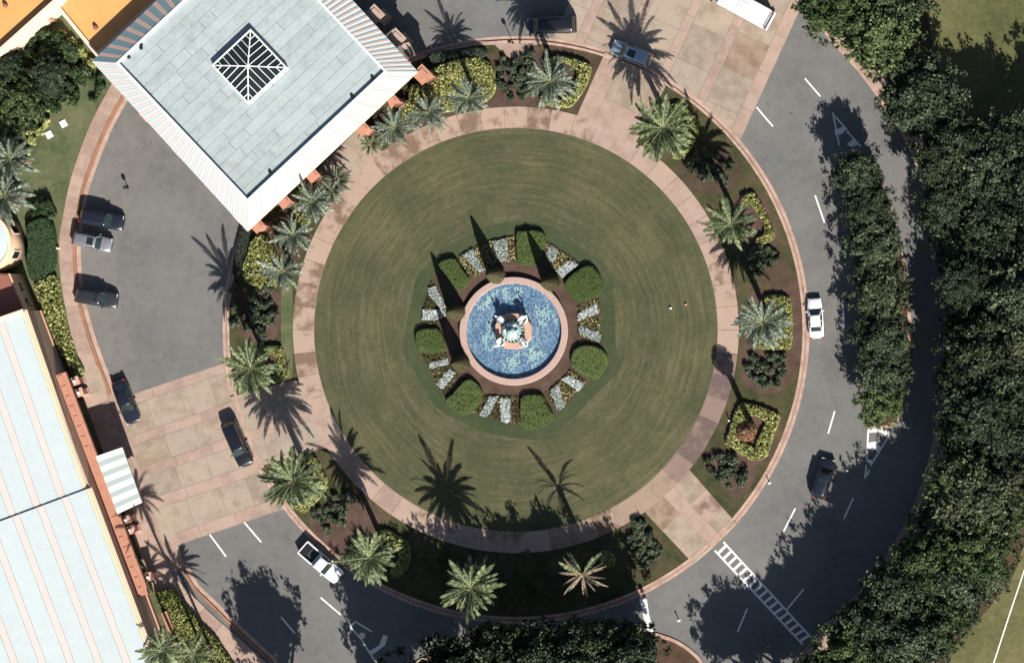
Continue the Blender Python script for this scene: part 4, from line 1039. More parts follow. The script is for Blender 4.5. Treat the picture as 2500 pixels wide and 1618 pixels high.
# seven clipped hedges round the fountain
HB = [('clipped green hedge block above the fountain, crossed by a cypress shadow', [(718, 205), (745, 180), (830, 172), (895, 190), (912, 225), (905, 270), (880, 330), (850, 395), (770, 402), (728, 385)]),
      ('clipped green hedge block to the upper right of the fountain', [(1050, 510), (1110, 455), (1190, 410), (1240, 425), (1280, 480), (1290, 540), (1275, 590), (1190, 640), (1140, 655), (1090, 610), (1045, 550)]),
      ('clipped green hedge block to the right of the fountain', [(1100, 985), (1140, 950), (1230, 945), (1300, 980), (1330, 1030), (1315, 1080), (1270, 1155), (1235, 1170), (1160, 1140), (1095, 1090), (1085, 1040)]),
      ('clipped green hedge block below the fountain', [(750, 1300), (800, 1275), (890, 1280), (915, 1330), (960, 1400), (955, 1440), (900, 1485), (830, 1500), (765, 1495), (745, 1440)]),
      ('clipped green hedge block to the lower left of the fountain', [(245, 1310), (290, 1270), (360, 1190), (410, 1170), (460, 1210), (490, 1260), (460, 1340), (400, 1395), (350, 1405), (290, 1370)]),
      ('clipped green hedge block left of the fountain, beside a long cypress shadow', [(45, 870), (70, 840), (180, 830), (220, 880), (235, 970), (200, 995), (110, 998), (60, 970), (45, 920)]),
      ('clipped green hedge block to the upper left of the fountain', [(195, 400), (250, 365), (310, 365), (350, 430), (400, 490), (385, 530), (330, 580), (290, 530), (240, 460)])]
for lb, q in HB: hedge(lb, gz([(a + 6, b) for a, b in q]), 0.85, 'clipped', sm=2, group='clipped hedge blocks round the fountain')
# flower beds between them
GAPS = [('above and left of', [(330, 350), (440, 295), (555, 240), (705, 210), (712, 375), (600, 390), (520, 440), (440, 490), (390, 450)]), ('above and right of', [(915, 245), (1000, 300), (1140, 390), (1040, 490), (985, 440), (920, 370)]),
        ('directly right of', [(1125, 690), (1270, 600), (1280, 720), (1290, 930), (1210, 910), (1130, 870), (1140, 780)]), ('below and right of', [(1085, 1110), (1190, 1190), (1090, 1290), (1000, 1385), (920, 1270), (1020, 1170)]),
        ('below', [(490, 1285), (740, 1285), (745, 1470), (600, 1450), (430, 1390)]), ('below and left of', [(90, 1010), (250, 990), (270, 1070), (330, 1150), (240, 1290), (180, 1190), (130, 1090)]),
        ('directly left of', [(150, 510), (250, 700), (250, 760), (170, 810), (85, 790), (100, 690), (130, 590)])]
for i, (w_, q) in enumerate(GAPS):
    o = foliage_patch('yellow_flower_bed', gz(q), 0.28, 0.085, 120, ('petal_yellow', 'soil'), 0.12, .06, .15, False, False, .75, seed=300 + i)
    tag(o, 'speckled yellow and green flowers between the hedges %s the fountain' % w_, 'flowers', 'yellow flower beds')
WB = [('left patch of white flowers in the gap above and left of the fountain', [(358, 335), (430, 298), (505, 440), (470, 455)]), ('right patch of white flowers in the gap above and left of the fountain', [(555, 245), (660, 225), (662, 370), (610, 385)]),
      ('upper patch of white flowers in the gap above and right of the fountain', [(920, 330), (950, 270), (1000, 305), (970, 395), (935, 365)]), ('lower patch of white flowers in the gap above and right of the fountain', [(985, 440), (1080, 375), (1140, 400), (1060, 465), (1030, 490)]),
      ('upper patch of white flowers directly right of the fountain', [(1135, 780), (1135, 730), (1260, 660), (1270, 730), (1180, 760)]), ('lower patch of white flowers directly right of the fountain', [(1140, 810), (1275, 855), (1285, 925), (1210, 895), (1145, 860)]),
      ('right patch of white flowers in the gap below and right of the fountain', [(1025, 1170), (1070, 1145), (1180, 1200), (1135, 1250), (1085, 1210)]), ('left patch of white flowers in the gap below and right of the fountain', [(945, 1240), (1005, 1205), (1045, 1350), (1000, 1385), (970, 1300)]),
      ('left patch of white flowers below the fountain', [(540, 1285), (600, 1285), (545, 1400), (515, 1425), (475, 1410)]), ('right patch of white flowers below the fountain', [(610, 1300), (680, 1295), (685, 1440), (660, 1465), (620, 1450)]),
      ('lower patch of white flowers in the gap below and left of the fountain', [(275, 1095), (315, 1130), (225, 1240), (185, 1200)]), ('upper patch of white flowers in the gap below and left of the fountain', [(130, 1060), (260, 1030), (270, 1070), (145, 1100)]),
      ('upper patch of white flowers directly left of the fountain', [(130, 560), (175, 545), (250, 690), (215, 700), (140, 610)]), ('lower patch of white flowers directly left of the fountain', [(95, 705), (250, 705), (245, 750), (175, 775), (90, 775)])]
for i, (lb, q) in enumerate(WB):
    o = foliage_patch('white_flower_bed', gz(q), 0.34, 0.10, 210, ('petal_white', 'leaf_shrub'), 0.12, .05, .2, False, True, .8, seed=400 + i, aspect=.9)
    tag(o, lb, 'flowers', 'white flower beds')
# cypresses
cyp = None
def cypress_mesh():
    r_ = np.random.default_rng(2); n = 5200; hh = 6.2; t = r_.random(n) ** .8; a = r_.random(n) * 6.283
    R_ = 1.08 * (1 - t) ** .72 * (0.62 + .38 * np.minimum(1, t / .06)) + .04; R_ *= (0.9 + .15 * r_.random(n))
    C = np.column_stack([R_ * np.cos(a), R_ * np.sin(a), t * hh]); Nn = np.column_stack([np.cos(a), np.sin(a), np.full(n, .35)]) + r_.normal(size=(n, 3)) * .25
    V, F = leaf_quads(C, Nn, .10, r_, .7); return np_mesh('crown', V, F, ['leaf_cypress'])
cm = cypress_mesh(); ct = MB().lathe([(1.0, .25), (.95, .8), (.62, 2.6), (.28, 4.6), (0, 6.0)], 18).mesh('core', 'leaf_cypress', True); ck = MB().lathe([(.14, 0), (.12, .5)], 8).mesh('trunk', 'bark')
for lb, u, v in (('cone-shaped cypress at the rim above and left of the fountain', 1215, 672), ('cone-shaped cypress at the rim above and right of the fountain', 1348, 690), ('cone-shaped cypress left of the fountain, upper one of two', 1119, 762), ('cone-shaped cypress left of the fountain, lower one of two', 1130, 886)):
    c_ = tag(empty('cypress', (*G(u, v), .15)), lb, 'cypress', 'cone cypresses round the fountain')
    for nm, me in (('crown', cm), ('core', ct), ('trunk', ck)): link(nm, me, c_)

# yellow-green hedges of the island
HY = [('yellow-green hedge curving round the grey palm near the top kerb', [(1331, 151), (1359, 140), (1398, 144), (1436, 158), (1443, 172), (1431, 210), (1408, 245), (1391, 261), (1352, 259), (1324, 251), (1326, 238), (1350, 243), (1382, 240), (1406, 212), (1412, 178), (1395, 158), (1362, 152), (1335, 160)], .8),
      ('large yellow-green hedge mass at the right corner of the pavilion', [(1005, 212), (1030, 208), (1050, 196), (1062, 168), (1110, 150), (1135, 145), (1165, 142), (1195, 155), (1210, 185), (1207, 225), (1185, 248), (1140, 262), (1060, 280), (1010, 296), (975, 290), (990, 262), (1003, 240)], .9),
      ('rounded yellow-green hedge below the lower corner of the pavilion', [(634, 575), (651, 577), (664, 597), (678, 624), (690, 660), (666, 696), (641, 703), (609, 688), (598, 666), (604, 632), (617, 592)], .9),
      ('small yellow-green hedge among the grey palms by the pavilion wall', [(720, 469), (733, 474), (747, 518), (757, 538), (742, 560), (720, 543), (712, 518)], .8),
      ('yellow-green hedge under the palm beside the left crossing', [(637, 849), (663, 846), (690, 849), (697, 889), (704, 914), (674, 934), (670, 918), (683, 903), (680, 874), (663, 862), (637, 866)], .8),
      ('yellow-green hedge under the palm below the left crossing', [(757, 1110), (774, 1120), (788, 1148), (799, 1169), (792, 1201), (767, 1229), (743, 1248), (715, 1229), (736, 1222), (760, 1205), (772, 1180), (766, 1148), (745, 1131)], .8),
      ('yellow-green hedge under the palm by the white pickup', [(925, 1297), (950, 1295), (974, 1309), (1000, 1332), (999, 1376), (971, 1408), (957, 1392), (978, 1359), (967, 1332), (936, 1315)], .8),
      ('small bright bush beside the withered palm', [(1464, 1348), (1485, 1345), (1500, 1359), (1500, 1376), (1482, 1382), (1468, 1368)], .7),
      ('square yellow-green hedge round the bare palm trunk', [(1813, 983), (1850, 990), (1888, 1004), (1905, 1014), (1899, 1032), (1885, 1070), (1874, 1110), (1857, 1121), (1836, 1120), (1804, 1103), (1773, 1080), (1785, 1042), (1799, 1000), (1812, 985), (1827, 1011), (1822, 1040), (1827, 1072), (1813, 1077), (1828, 1086), (1847, 1096), (1848, 1077), (1864, 1049), (1871, 1028), (1850, 1014), (1828, 1010)], .7),
      ('yellow-green hedge under the palm opposite the white sedan', [(1870, 728), (1888, 722), (1917, 724), (1930, 738), (1934, 793), (1930, 843), (1915, 851), (1850, 849), (1843, 842), (1868, 822), (1880, 790), (1872, 750)], .75),
      ('yellow-green hedge curving round the palm on the upper right island', [(1812, 482), (1835, 472), (1848, 480), (1866, 513), (1879, 545), (1890, 568), (1885, 586), (1856, 597), (1848, 584), (1869, 571), (1866, 545), (1851, 519), (1835, 500), (1817, 503)], .7),
      ('yellow-green hedge under the largest palm beside the upper right crossing', [(1632, 262), (1660, 255), (1688, 278), (1708, 308), (1692, 352), (1664, 386), (1642, 380), (1665, 340), (1670, 300), (1645, 282)], .7)]
for i, (lb, q, h_) in enumerate(HY): hedge(lb, q, h_, 'yellow', 40 + i, 3 if i != 8 else 0, 'yellow-green island hedges')
hedge('pale yellow-green shrub hedge along the hall wall and sidewalk', [(92, 694), (109, 685), (134, 673), (144, 690), (148, 722), (156, 753), (162, 785), (172, 817), (189, 873), (207, 908), (182, 919), (172, 887), (147, 842), (123, 785), (112, 750), (95, 715)], 1.1, 'pale', 60)
hedge('shaded yellow-green shrub mass at the south end of the hall', [(388, 1446), (417, 1436), (437, 1449), (452, 1473), (476, 1500), (501, 1530), (525, 1552), (548, 1585), (570, 1640), (440, 1640), (427, 1559), (408, 1505), (390, 1468)], 1.0, 'yellow', 61)
hedge('smooth dark green clipped hedge beside the round tower', [(78, 544), (117, 532), (134, 550), (140, 589), (140, 630), (136, 655), (117, 679), (94, 685), (80, 678), (72, 646), (76, 597), (72, 565)], 1.3, 'dark', 62, 2)
hedge('narrow grey-green hedge along the kerb below the pavilion corner', [(597, 555), (612, 565), (607, 602), (595, 639), (587, 671), (573, 668), (580, 614)], .9, 'grey', 63)
hedge('dark green hedge strip behind the kerb above the pavilion corner', [(1045, 142), (1070, 128), (1110, 125), (1165, 118), (1190, 126), (1180, 140), (1130, 138), (1060, 156)], .9, 'grey', 64)

# loose shrubs
def shrub_mesh(seed, mat, n=420, R=0.62, hh=0.9, leaf=.10):
    r_ = np.random.default_rng(seed); k = 7; cb = r_.normal(size=(k, 3)) * np.array([.32, .32, .18]) * R + np.array([0, 0, hh * .6]); ib = r_.integers(0, k, n)
    d_ = r_.normal(size=(n, 3)); d_ /= np.linalg.norm(d_, axis=1, keepdims=True); C = cb[ib] + d_ * (R * .5) * r_.random((n, 1)) ** .33; C[:, 2] = np.maximum(C[:, 2], .06)
    V, F = leaf_quads(C, d_ + np.array([0, 0, .6]) + r_.normal(size=(n, 3)) * .4, leaf, r_, .6); return np_mesh('foliage', V, F, [mat])
def stem_mesh(seed):
    rr = random.Random(seed); mb = MB()
    for k in range(5): a = rr.random() * 6.28; mb.tube([(0, 0, 0), (.15 * math.cos(a), .15 * math.sin(a), .35), (.33 * math.cos(a), .33 * math.sin(a), .7)], [.03, .022, .012], 5)
    return mb.mesh('stems', 'bark')
SH = [shrub_mesh(20 + k, 'leaf_shrub') for k in range(4)]; SHD = [shrub_mesh(30 + k, 'leaf_dark_shrub', 800, 1.0, 1.3, .14) for k in range(4)]; SHY = [shrub_mesh(50 + k, 'leaf_yellow_pale', 420, .7, .9, .16) for k in range(3)]; ST = stem_mesh(3)
rs = random.Random(21)
def shrub(u, v, s_, meshes, label, group, cat='shrub'):
    o = tag(empty('shrub', (*G(u, v), .11), rs.random() * 6.28), label, cat, group); o.scale = (s_,) * 3
    link('foliage', rs.choice(meshes), o); link('stems', ST, o); return o
def shrub_bed(poly, n, where, meshes=None, smin=.75, smax=1.25, word='dark leafy shrub', mind=13):
    P = poly_np(poly); lo = [min(q[0] for q in poly), min(q[1] for q in poly)]; hi = [max(q[0] for q in poly), max(q[1] for q in poly)]; pts = []; tr_ = 0
    while len(pts) < n and tr_ < 4000:
        tr_ += 1; u, v = rs.uniform(lo[0], hi[0]), rs.uniform(lo[1], hi[1])
        if inside(np.array([G(u, v)]), P)[0] and all(math.dist((u, v), q) > mind for q in pts): pts.append((u, v))
    for u, v in pts: shrub(u, v, rs.uniform(smin, smax), meshes or SH, '%s in %s' % (word, where), word + 's in ' + where)
shrub_bed([(1225, 140), (1262, 150), (1300, 125), (1312, 160), (1300, 240), (1235, 250), (1215, 190)], 26, 'the bed below the paved bay at the top')
shrub_bed([(1675, 385), (1740, 370), (1790, 400), (1780, 450), (1705, 455)], 17, 'the bed between the two upper right palms')
shrub_bed([(1830, 610), (1900, 600), (1912, 650), (1850, 680), (1822, 650)], 12, 'the bed above the palm opposite the white sedan')
shrub_bed([(1810, 870), (1920, 865), (1922, 930), (1880, 950), (1815, 920)], 18, 'the bed below the palm opposite the white sedan')
shrub_bed([(1725, 1110), (1770, 1100), (1830, 1150), (1805, 1195), (1780, 1195), (1735, 1150)], 17, 'the bed next to the square hedge')
shrub_bed([(1525, 1275), (1565, 1275), (1620, 1345), (1595, 1385), (1560, 1385), (1540, 1330)], 19, 'the bed left of the lower right crossing')
shrub_bed([(765, 1225), (830, 1200), (880, 1215), (850, 1265), (810, 1300), (775, 1265)], 17, 'the mulch bed above the white pickup')
shrub_bed([(590, 715), (660, 705), (672, 770), (650, 820), (605, 815), (585, 770)], 17, 'the bed above the palm by the left crossing')
shrub_bed([(565, 690), (585, 680), (592, 760), (575, 800)], 5, 'the strip along the left kerb')
shrub_bed([(1010, 1330), (1090, 1345), (1330, 1350), (1400, 1345), (1380, 1430), (1250, 1470), (1060, 1450)], 22, 'the deeply shaded bed round the bottom palms', None, .7, 1.2, 'dark leafy shrub', 22)
shrub_bed([(75, 490), (120, 480), (140, 520), (120, 540), (80, 540)], 9, 'the patch above the smooth dark hedge', SHD, .6, .9, 'glossy green shrub')
shrub_bed([(0, 150), (110, 80), (200, 130), (215, 170), (190, 250), (110, 290), (60, 320), (0, 340)], 46, 'the garden below the orange block', SHD, .8, 1.5, 'dense dark green shrub', 20)
shrub_bed([(120, 70), (150, 75), (235, 150), (222, 175), (150, 110)], 12, 'the row along the low orange block', SHY, .7, 1.1, 'pale green shrub', 12)
shrub_bed([(75, 250), (135, 265), (110, 330), (75, 380), (55, 370), (85, 300)], 13, 'the garden border near the white covers', SHY, .6, .95, 'pale green shrub', 12)
shrub_bed([(150, 220), (178, 225), (170, 245), (152, 240)], 3, 'the small clump on the garden grass', SHY, .6, .9, 'pale green shrub', 11)
shrub_bed([(225, 175), (260, 190), (250, 230), (225, 250)], 5, 'the corner under the pavilion eave', SHD, .5, .8, 'dark green shrub', 12)

# ---- palms
def frond_mesh(seed, L, rise, droop, mat, leafw=.5, n=26, thin=1.0):
    r_ = random.Random(seed); V = []; F = []; mi = []
    def P(t): return Vector((L * (t - .16 * droop * t * t * t), 0, L * (rise * t - droop * t * t)))
    K = 10; base = 0
    for i in range(K + 1):
        t = i / K; p = P(t); w = .055 * (1 - .8 * t); V += [p + Vector((0, -w, 0)), p + Vector((0, 0, .05 * (1 - t) + .012)), p + Vector((0, w, 0))]
    for i in range(K):
        for j in range(2): a = 3 * i + j; F.append((a, a + 1, a + 4, a + 3)); mi.append(1)
    for i in range(n):
        t = .12 + .88 * (i + .5) / n; p = P(t); d_ = (P(min(1, t + .02)) - P(t - .02)).normalized()
        l = leafw * math.sin(math.pi * (.16 + .80 * t)) ** .8 * r_.uniform(.85, 1.15)
        for s_ in (-1, 1):
            fw = .55 + .5 * t; dirv = (d_ * fw + Vector((0, s_, 0)) + Vector((0, 0, .22 - .35 * r_.random()))).normalized()
            tip = p + dirv * l; w = d_ * (.062 * thin * r_.uniform(.8, 1.2)); mid = p + dirv * l * .5 + Vector((0, 0, .03)); o_ = len(V)
            V += [p - w * .6, mid - w, tip, mid + w, p + w * .6]; F.append((o_, o_ + 1, o_ + 2, o_ + 3, o_ + 4)); mi.append(0)
    me = bpy.data.meshes.new('frond'); me.from_pydata([tuple(q) for q in V], [], F); me.materials.append(MATS[mat]); me.materials.append(MATS['rachis' if mat != 'frond_dead' else 'frond_dead']); me.polygons.foreach_set('material_index', mi); me.update(); return me
FR = {}
for st in ('frond_green', 'frond_grey', 'frond_dark', 'frond_dead'):
    th = .5 if st == 'frond_dead' else 1.0; lw = .22 if st == 'frond_dead' else .43
    FR[st] = [[frond_mesh(100 + k * 7 + j, 1.0 * 3.2, ri, dr, st, lw, thin=th) for j in range(3)] for k, (ri, dr) in enumerate(((1.35, .55), (.75, .50), (.30, .42), (-.05, .40)))]
def trunk_mesh(h_, r0, r1):
    prof = []; z = 0.0; k = 0
    while z < h_ - .6: prof.append((r0 + (r1 - r0) * z / h_ + (.035 if k % 2 else 0), z)); z += .22; k += 1
    prof += [(r1 * 1.25, h_ - .5), (r1 * 1.5, h_ - .2), (r1 * 1.15, h_ + .1), (r1 * .4, h_ + .35), (0, h_ + .4)]; prof[0] = (r0 * 1.25, 0)
    return MB().lathe(prof, 14).mesh('trunk', 'bark_palm', True)
rp = random.Random(77)
def palm(u, v, h_, L, style, label, nf=46, group='feather palms of the round island', trunk_r=.33, base=None, rings=None):
    p = W(u, v, h_) if base is None else Vector((*G(*base), h_))
    o = tag(empty('palm_tree', (p.x, p.y, .1), rp.random() * 6.28), label, 'palm', group); link('trunk', trunk_mesh(h_ - .3, trunk_r, trunk_r * .8), o)
    rings = rings or (.15, .26, .32, .27); k = 0
    for ri, fr_ in enumerate(rings):
        n = int(round(nf * fr_)); ph = rp.random() * 6.28
        for i in range(n):
            a = ph + 6.283 * (i + rp.uniform(-.28, .28)) / n
            f = link('frond', rp.choice(FR['frond_green' if style == 'frond_dead' and rp.random() < .3 else style][ri]), o); f.location = (.12 * math.cos(a), .12 * math.sin(a), h_ - .15 + .12 * (2 - ri)); f.rotation_euler = (rp.uniform(-.35, .35), rp.uniform(-.22, .16), a); s_ = L / 3.2 * rp.uniform(.72, 1.10); f.scale = (s_, s_ * 1.05, s_)
    if nf > 36 and style != 'frond_dead':      # a skirt of browned old fronds, different on every palm
        for i in range(rp.randint(3, 8)):
            a = rp.random() * 6.283; f = link('frond', rp.choice(FR['frond_dead'][3]), o); f.location = (.14 * math.cos(a), .14 * math.sin(a), h_ - .45); f.rotation_euler = (0, rp.uniform(.25, .7), a); f.scale = (L / 3.2 * rp.uniform(.7, .92),) * 3; f['label'] = 'browned old frond'
    return o
palm(1617, 312, 8.2, 4.1, 'frond_green', 'largest feather palm, green crown overhanging the upper right crossing', 58)
palm(1785, 547, 8.6, 3.3, 'frond_green', 'sparse feather palm with a curved hedge, on the upper right of the island', 40)
palm(1863, 787, 8.0, 3.4, 'frond_grey', 'feather palm on the right of the island opposite the white sedan', 48)
palm(1345, 198, 8.4, 3.3, 'frond_grey', 'grey-green feather palm near the top kerb, left of the upper right crossing', 48)
palm(612, 900, 9.0, 3.6, 'frond_green', 'pale green feather palm just above the left crossing', 52)
palm(715, 1172, 8.4, 4.0, 'frond_green', 'feather palm just below the left crossing by the lower left kerb', 54)
palm(902, 1360, 9.3, 3.5, 'frond_green', 'feather palm next to the white pickup', 52)
palm(1150, 1433, 9.3, 3.7, 'frond_green', 'feather palm standing out from dark shade at the bottom of the island', 46)
palm(1422, 1402, 8.8, 3.4, 'frond_dead', 'withered palm with bare tan fronds at the bottom of the island', 19, rings=(.1, .3, .36, .24))
for i, (u, v, h_, L, lb) in enumerate(((1145, 238, 6.8, 2.7, 'grey palm farthest right of the pavilion corner'), (1046, 274, 5.0, 2.6, 'grey palm second from the right along the pavilion'), (962, 312, 4.8, 2.6, 'grey palm just right of the pavilion walkway'),
                               (764, 492, 4.8, 2.6, 'grey palm just left of the pavilion walkway'), (716, 574, 5.0, 2.5, 'grey palm in the middle of the row below the pavilion'), (690, 662, 5.6, 2.6, 'grey palm at the lower end of the row below the pavilion'))):
    palm(u, v, h_, L, 'frond_grey', lb, 38, 'grey palms along the pavilion', .26)
palm(905, 352, 2.2, 1.5, 'frond_green', 'small low palm beside the right edge of the pavilion walkway', 26, 'low palms by the pavilion walkway', .16)
palm(935, 330, 2.4, 1.4, 'frond_dark', 'small dark palm tucked behind the low palm by the pavilion walkway', 22, 'low palms by the pavilion walkway', .16)
palm(822, 440, 3.2, 2.0, 'frond_dark', 'dark bushy palm beside the left edge of the pavilion walkway', 30, 'low palms by the pavilion walkway', .2)
palm(810, 465, 3.4, 1.9, 'frond_grey', 'small grey palm behind the dark palm left of the pavilion walkway', 24, 'low palms by the pavilion walkway', .2)
palm(25, 388, 6.5, 3.3, 'frond_grey', 'grey palm at the left edge, upper one of two', 40, 'palms at the left edge')
palm(12, 478, 6.5, 3.4, 'frond_grey', 'grey palm at the left edge, lower one of two above the round tower', 42, 'palms at the left edge')
palm(0, 0, 15.0, 2.9, 'frond_green', 'tall slender palm at the south end of the hall, its shadow reaching the awning', 30, 'slender palms at the hall corner', .17, base=(492, 1556))
palm(0, 0, 8.4, 3.0, 'frond_green', 'slender palm at the south end of the hall, nearest the road', 30, 'slender palms at the hall corner', .17, base=(522, 1582))
palm(0, 0, 8.0, 2.6, 'frond_green', 'slender palm at the south end of the hall, nearest the wall', 28, 'slender palms at the hall corner', .17, base=(446, 1575))
# shorn palm trunk
p = Vector((*G(1841, 1048), .1)); o = tag(empty('bare_palm', p), 'bare palm trunk with a shorn brown head inside the square hedge', 'palm'); link('trunk', trunk_mesh(7.2, .36, .3), o)
r_ = np.random.default_rng(8); n = 620; a = r_.random(n) * 6.283; t = r_.random(n); R_ = 1.12 * np.sin(np.pi * (.08 + .84 * t)) ** .7 * (.8 + .3 * r_.random(n))
C = np.column_stack([R_ * np.cos(a), R_ * np.sin(a), 6.2 + t * 2.4]); V, F = leaf_quads(C, np.column_stack([np.cos(a), np.sin(a), .4 + t]) + r_.normal(size=(n, 3)) * .3, .24, r_, .35)
leafmat('boots', (.055, .03, .016), (.12, .065, .035), (.22, .12, .07), 1.5, .9, .1); link('old_leaf_bases', np_mesh('old_leaf_bases', V, F, ['boots']), o)
MB().lathe([(.3, 6.0), (.78, 6.8), (.85, 7.5), (.5, 8.3), (0, 8.5)], 12).build('head', 'bark_palm', o, True)

# ---- broadleaf trees
def crown_mesh(seed, mat, R=4.0, flat=.62, blobs=105, per=190, leaf=.165):
    r_ = np.random.default_rng(seed); Cs = []; Ns = []
    for b in range(blobs):
        d_ = r_.normal(size=3); d_ /= np.linalg.norm(d_); d_[2] = abs(d_[2]) * 1.1 - .25; rr = r_.random() ** .40
        c_ = d_ * rr * R * np.array([.80, .80, flat * .85]); br = R * r_.uniform(.11, .25); n = int(per * (br / (R * .18)) ** 1.6)
        e_ = r_.normal(size=(n, 3)); e_ /= np.linalg.norm(e_, axis=1, keepdims=True); e_[:, 2] = np.where(e_[:, 2] < -.3, -e_[:, 2], e_[:, 2])
        Cs.append(c_ + e_ * br * (r_.random((n, 1)) ** .25) * np.array([1, 1, .8])); Ns.append(e_ + np.array([0, 0, .5]) + r_.normal(size=(n, 3)) * .55)
    for b in range(46):       # loose twigs that break the outline
        a = r_.random() * 6.283; el = r_.uniform(-.15, .9); rr = r_.uniform(.93, 1.13); c_ = np.array([math.cos(a) * math.cos(el), math.sin(a) * math.cos(el), math.sin(el) * flat]) * R * rr * .98
        n = r_.integers(14, 34); Cs.append(c_ + r_.normal(size=(n, 3)) * R * .042); Ns.append(r_.normal(size=(n, 3)) + np.array([0, 0, .8]))
    C = np.vstack(Cs); Nn = np.vstack(Ns); C = C + r_.normal(size=C.shape) * .10; V, F = leaf_quads(C, Nn, leaf, r_, .62); return np_mesh('crown', V, F, [mat])
def tree_trunk(seed, hc, R):
    rr = random.Random(seed); mb = MB(); mb.tube([(0, 0, 0), (.05, .03, hc * .35), (.1, -.05, hc * .7), (0, 0, hc)], [.32, .25, .2, .1], 9)
    for k in range(7):
        a = 6.28 * k / 7 + rr.uniform(-.3, .3); z0 = hc * rr.uniform(.35, .6); l = R * rr.uniform(.5, .75)
        mb.tube([(0, 0, z0), (l * .5 * math.cos(a), l * .5 * math.sin(a), z0 + hc * .22), (l * math.cos(a), l * math.sin(a), hc + rr.uniform(-.3, .8))], [.15, .09, .035], 6)
    return mb.mesh('trunk', 'bark')
CR = {'oak': [crown_mesh(s_, 'leaf_oak') for s_ in (1, 2, 3, 4)], 'olive': [crown_mesh(s_, 'leaf_olive') for s_ in (5, 6, 7)], 'fresh': [crown_mesh(s_, 'leaf_fresh') for s_ in (8, 9)]}
TRK = [tree_trunk(s_, 4.6, 4.0) for s_ in (1, 2, 3)]
rt = random.Random(5)
def tree(u, v, r_px, hc, kind, label, group, ground=False, tall=1.0):
    """hc: height of the crown's middle"""
    p = Vector((*G(u, v), 0)) if ground else W(u, v, hc); s_ = r_px * S / 4.0
    o = tag(empty('broadleaf_tree', (p.x, p.y, .1), rt.random() * 6.28), label, 'tree', group); 
    c_ = link('crown', rt.choice(CR[kind]), o); c_.location = (0, 0, hc); c_.scale = (s_, s_, s_ * tall * rt.uniform(.9, 1.15)); 
    t_ = link('trunk', rt.choice(TRK), o); t_.scale = (s_, s_, hc / 4.6); return o
for lb, u, v, r, k, h_ in (('uppermost tree on the median, in front of the hatched marking', 2090, 428, 62, 'oak', 4.6), ('second tree from the top on the median', 2122, 512, 66, 'oak', 4.6), ('third tree from the top on the median', 2138, 605, 74, 'oak', 4.8),
                           ('fourth tree from the top on the median, level with the white sedan', 2146, 712, 76, 'olive', 4.8), ('fifth tree from the top on the median', 2154, 835, 76, 'oak', 4.8), ('small tree squeezed between the second and third median trees', 2132, 560, 58, 'oak', 4.2), ('small tree squeezed between the third and fourth median trees', 2146, 660, 58, 'oak', 4.2), ('small tree squeezed between the fourth and fifth median trees', 2156, 778, 58, 'oak', 4.2), ('tree just above the lowest one on the median', 2158, 912, 66, 'oak', 4.4), ('lowest tree on the median, above the white chevrons', 2150, 985, 62, 'fresh', 4.4)):
    tree(u, v, r, h_, k, lb, 'median trees')
for lb, u, v, r, k, h_ in (('bright green tree at the top beside the bus plaza', 2040, 15, 92, 'fresh', 7), ('large green tree at the top right, nearest the grass field', 2150, 85, 100, 'fresh', 7.5), ('green tree behind the top right pair', 2185, -30, 95, 'oak', 7),
                           ('large tree alone against the dark shade right of the hatched marking', 2250, 240, 108, 'oak', 7.5)):
    tree(u, v, r, h_, k, lb, 'trees along the outer road')
GL = [(2320, 365), (2445, 365), (2270, 400), (2385, 440), (2490, 450), (2295, 500), (2420, 530), (2500, 560), (2350, 590), (2470, 640), (2385, 690), (2340, 700), (2490, 740), (2420, 770), (2350, 800), (2480, 850), (2395, 880), (2340, 930), (2455, 950), (2520, 960),
      (2390, 1010), (2335, 1060), (2470, 1060), (2420, 1120), (2325, 1170), (2510, 1160), (2390, 1220), (2460, 1260), (2290, 1270), (2380, 1340), (2250, 1370), (2320, 1420), (2430, 1400), (2190, 1450), (2270, 1500), (2370, 1490), (2130, 1530), (2220, 1580), (2310, 1550), (2070, 1600), (2150, 1650), (2250, 1660), (2000, 1680),
      (2600, 500), (2600, 650), (2610, 800), (2620, 1000), (2600, 300)]
ORD = ('first', 'second', 'third', 'fourth', 'fifth', 'sixth', 'seventh', 'eighth', 'ninth', 'tenth', 'eleventh', 'twelfth', 'thirteenth', 'fourteenth', 'fifteenth', 'sixteenth', 'seventeenth')
grove_label = {}; _s = sorted(GL, key=lambda q: q[1])
for _r in range(0, len(_s), 3):
    for _k, q in enumerate(sorted(_s[_r:_r + 3])): grove_label[q] = 'dark green grove tree, %s from the road in the %s row counted from the top' % (ORD[_k], ORD[_r // 3])
for u, v in GL:
    lb_ = float(np.interp(v, [300, 350, 500, 600, 700, 1000, 1100, 1200, 1300, 1400, 1500, 1600, 1700], [2220, 2240, 2241, 2280, 2298, 2292, 2282, 2254, 2208, 2152, 2068, 1984, 1920])); rb_ = float(np.interp(v, [1000, 1100, 1200, 1300, 1400, 1500, 1600, 1700], [2700, 2600, 2535, 2500, 2455, 2375, 2300, 2225])); key = (u, v); u = min(max(u, lb_ + 62), rb_ - 55); rr_ = min(rt.uniform(88, 110), max(62, u - lb_ + 4), max(60, rb_ - u + 4))
    k = rt.choice(('oak', 'oak', 'oak', 'olive', 'fresh')); tree(u + rt.uniform(-6, 10), v + rt.uniform(-10, 10), rr_, rt.uniform(4.8, 9.4), k, grove_label[key], 'grove trees right of the road', tall=1.15)
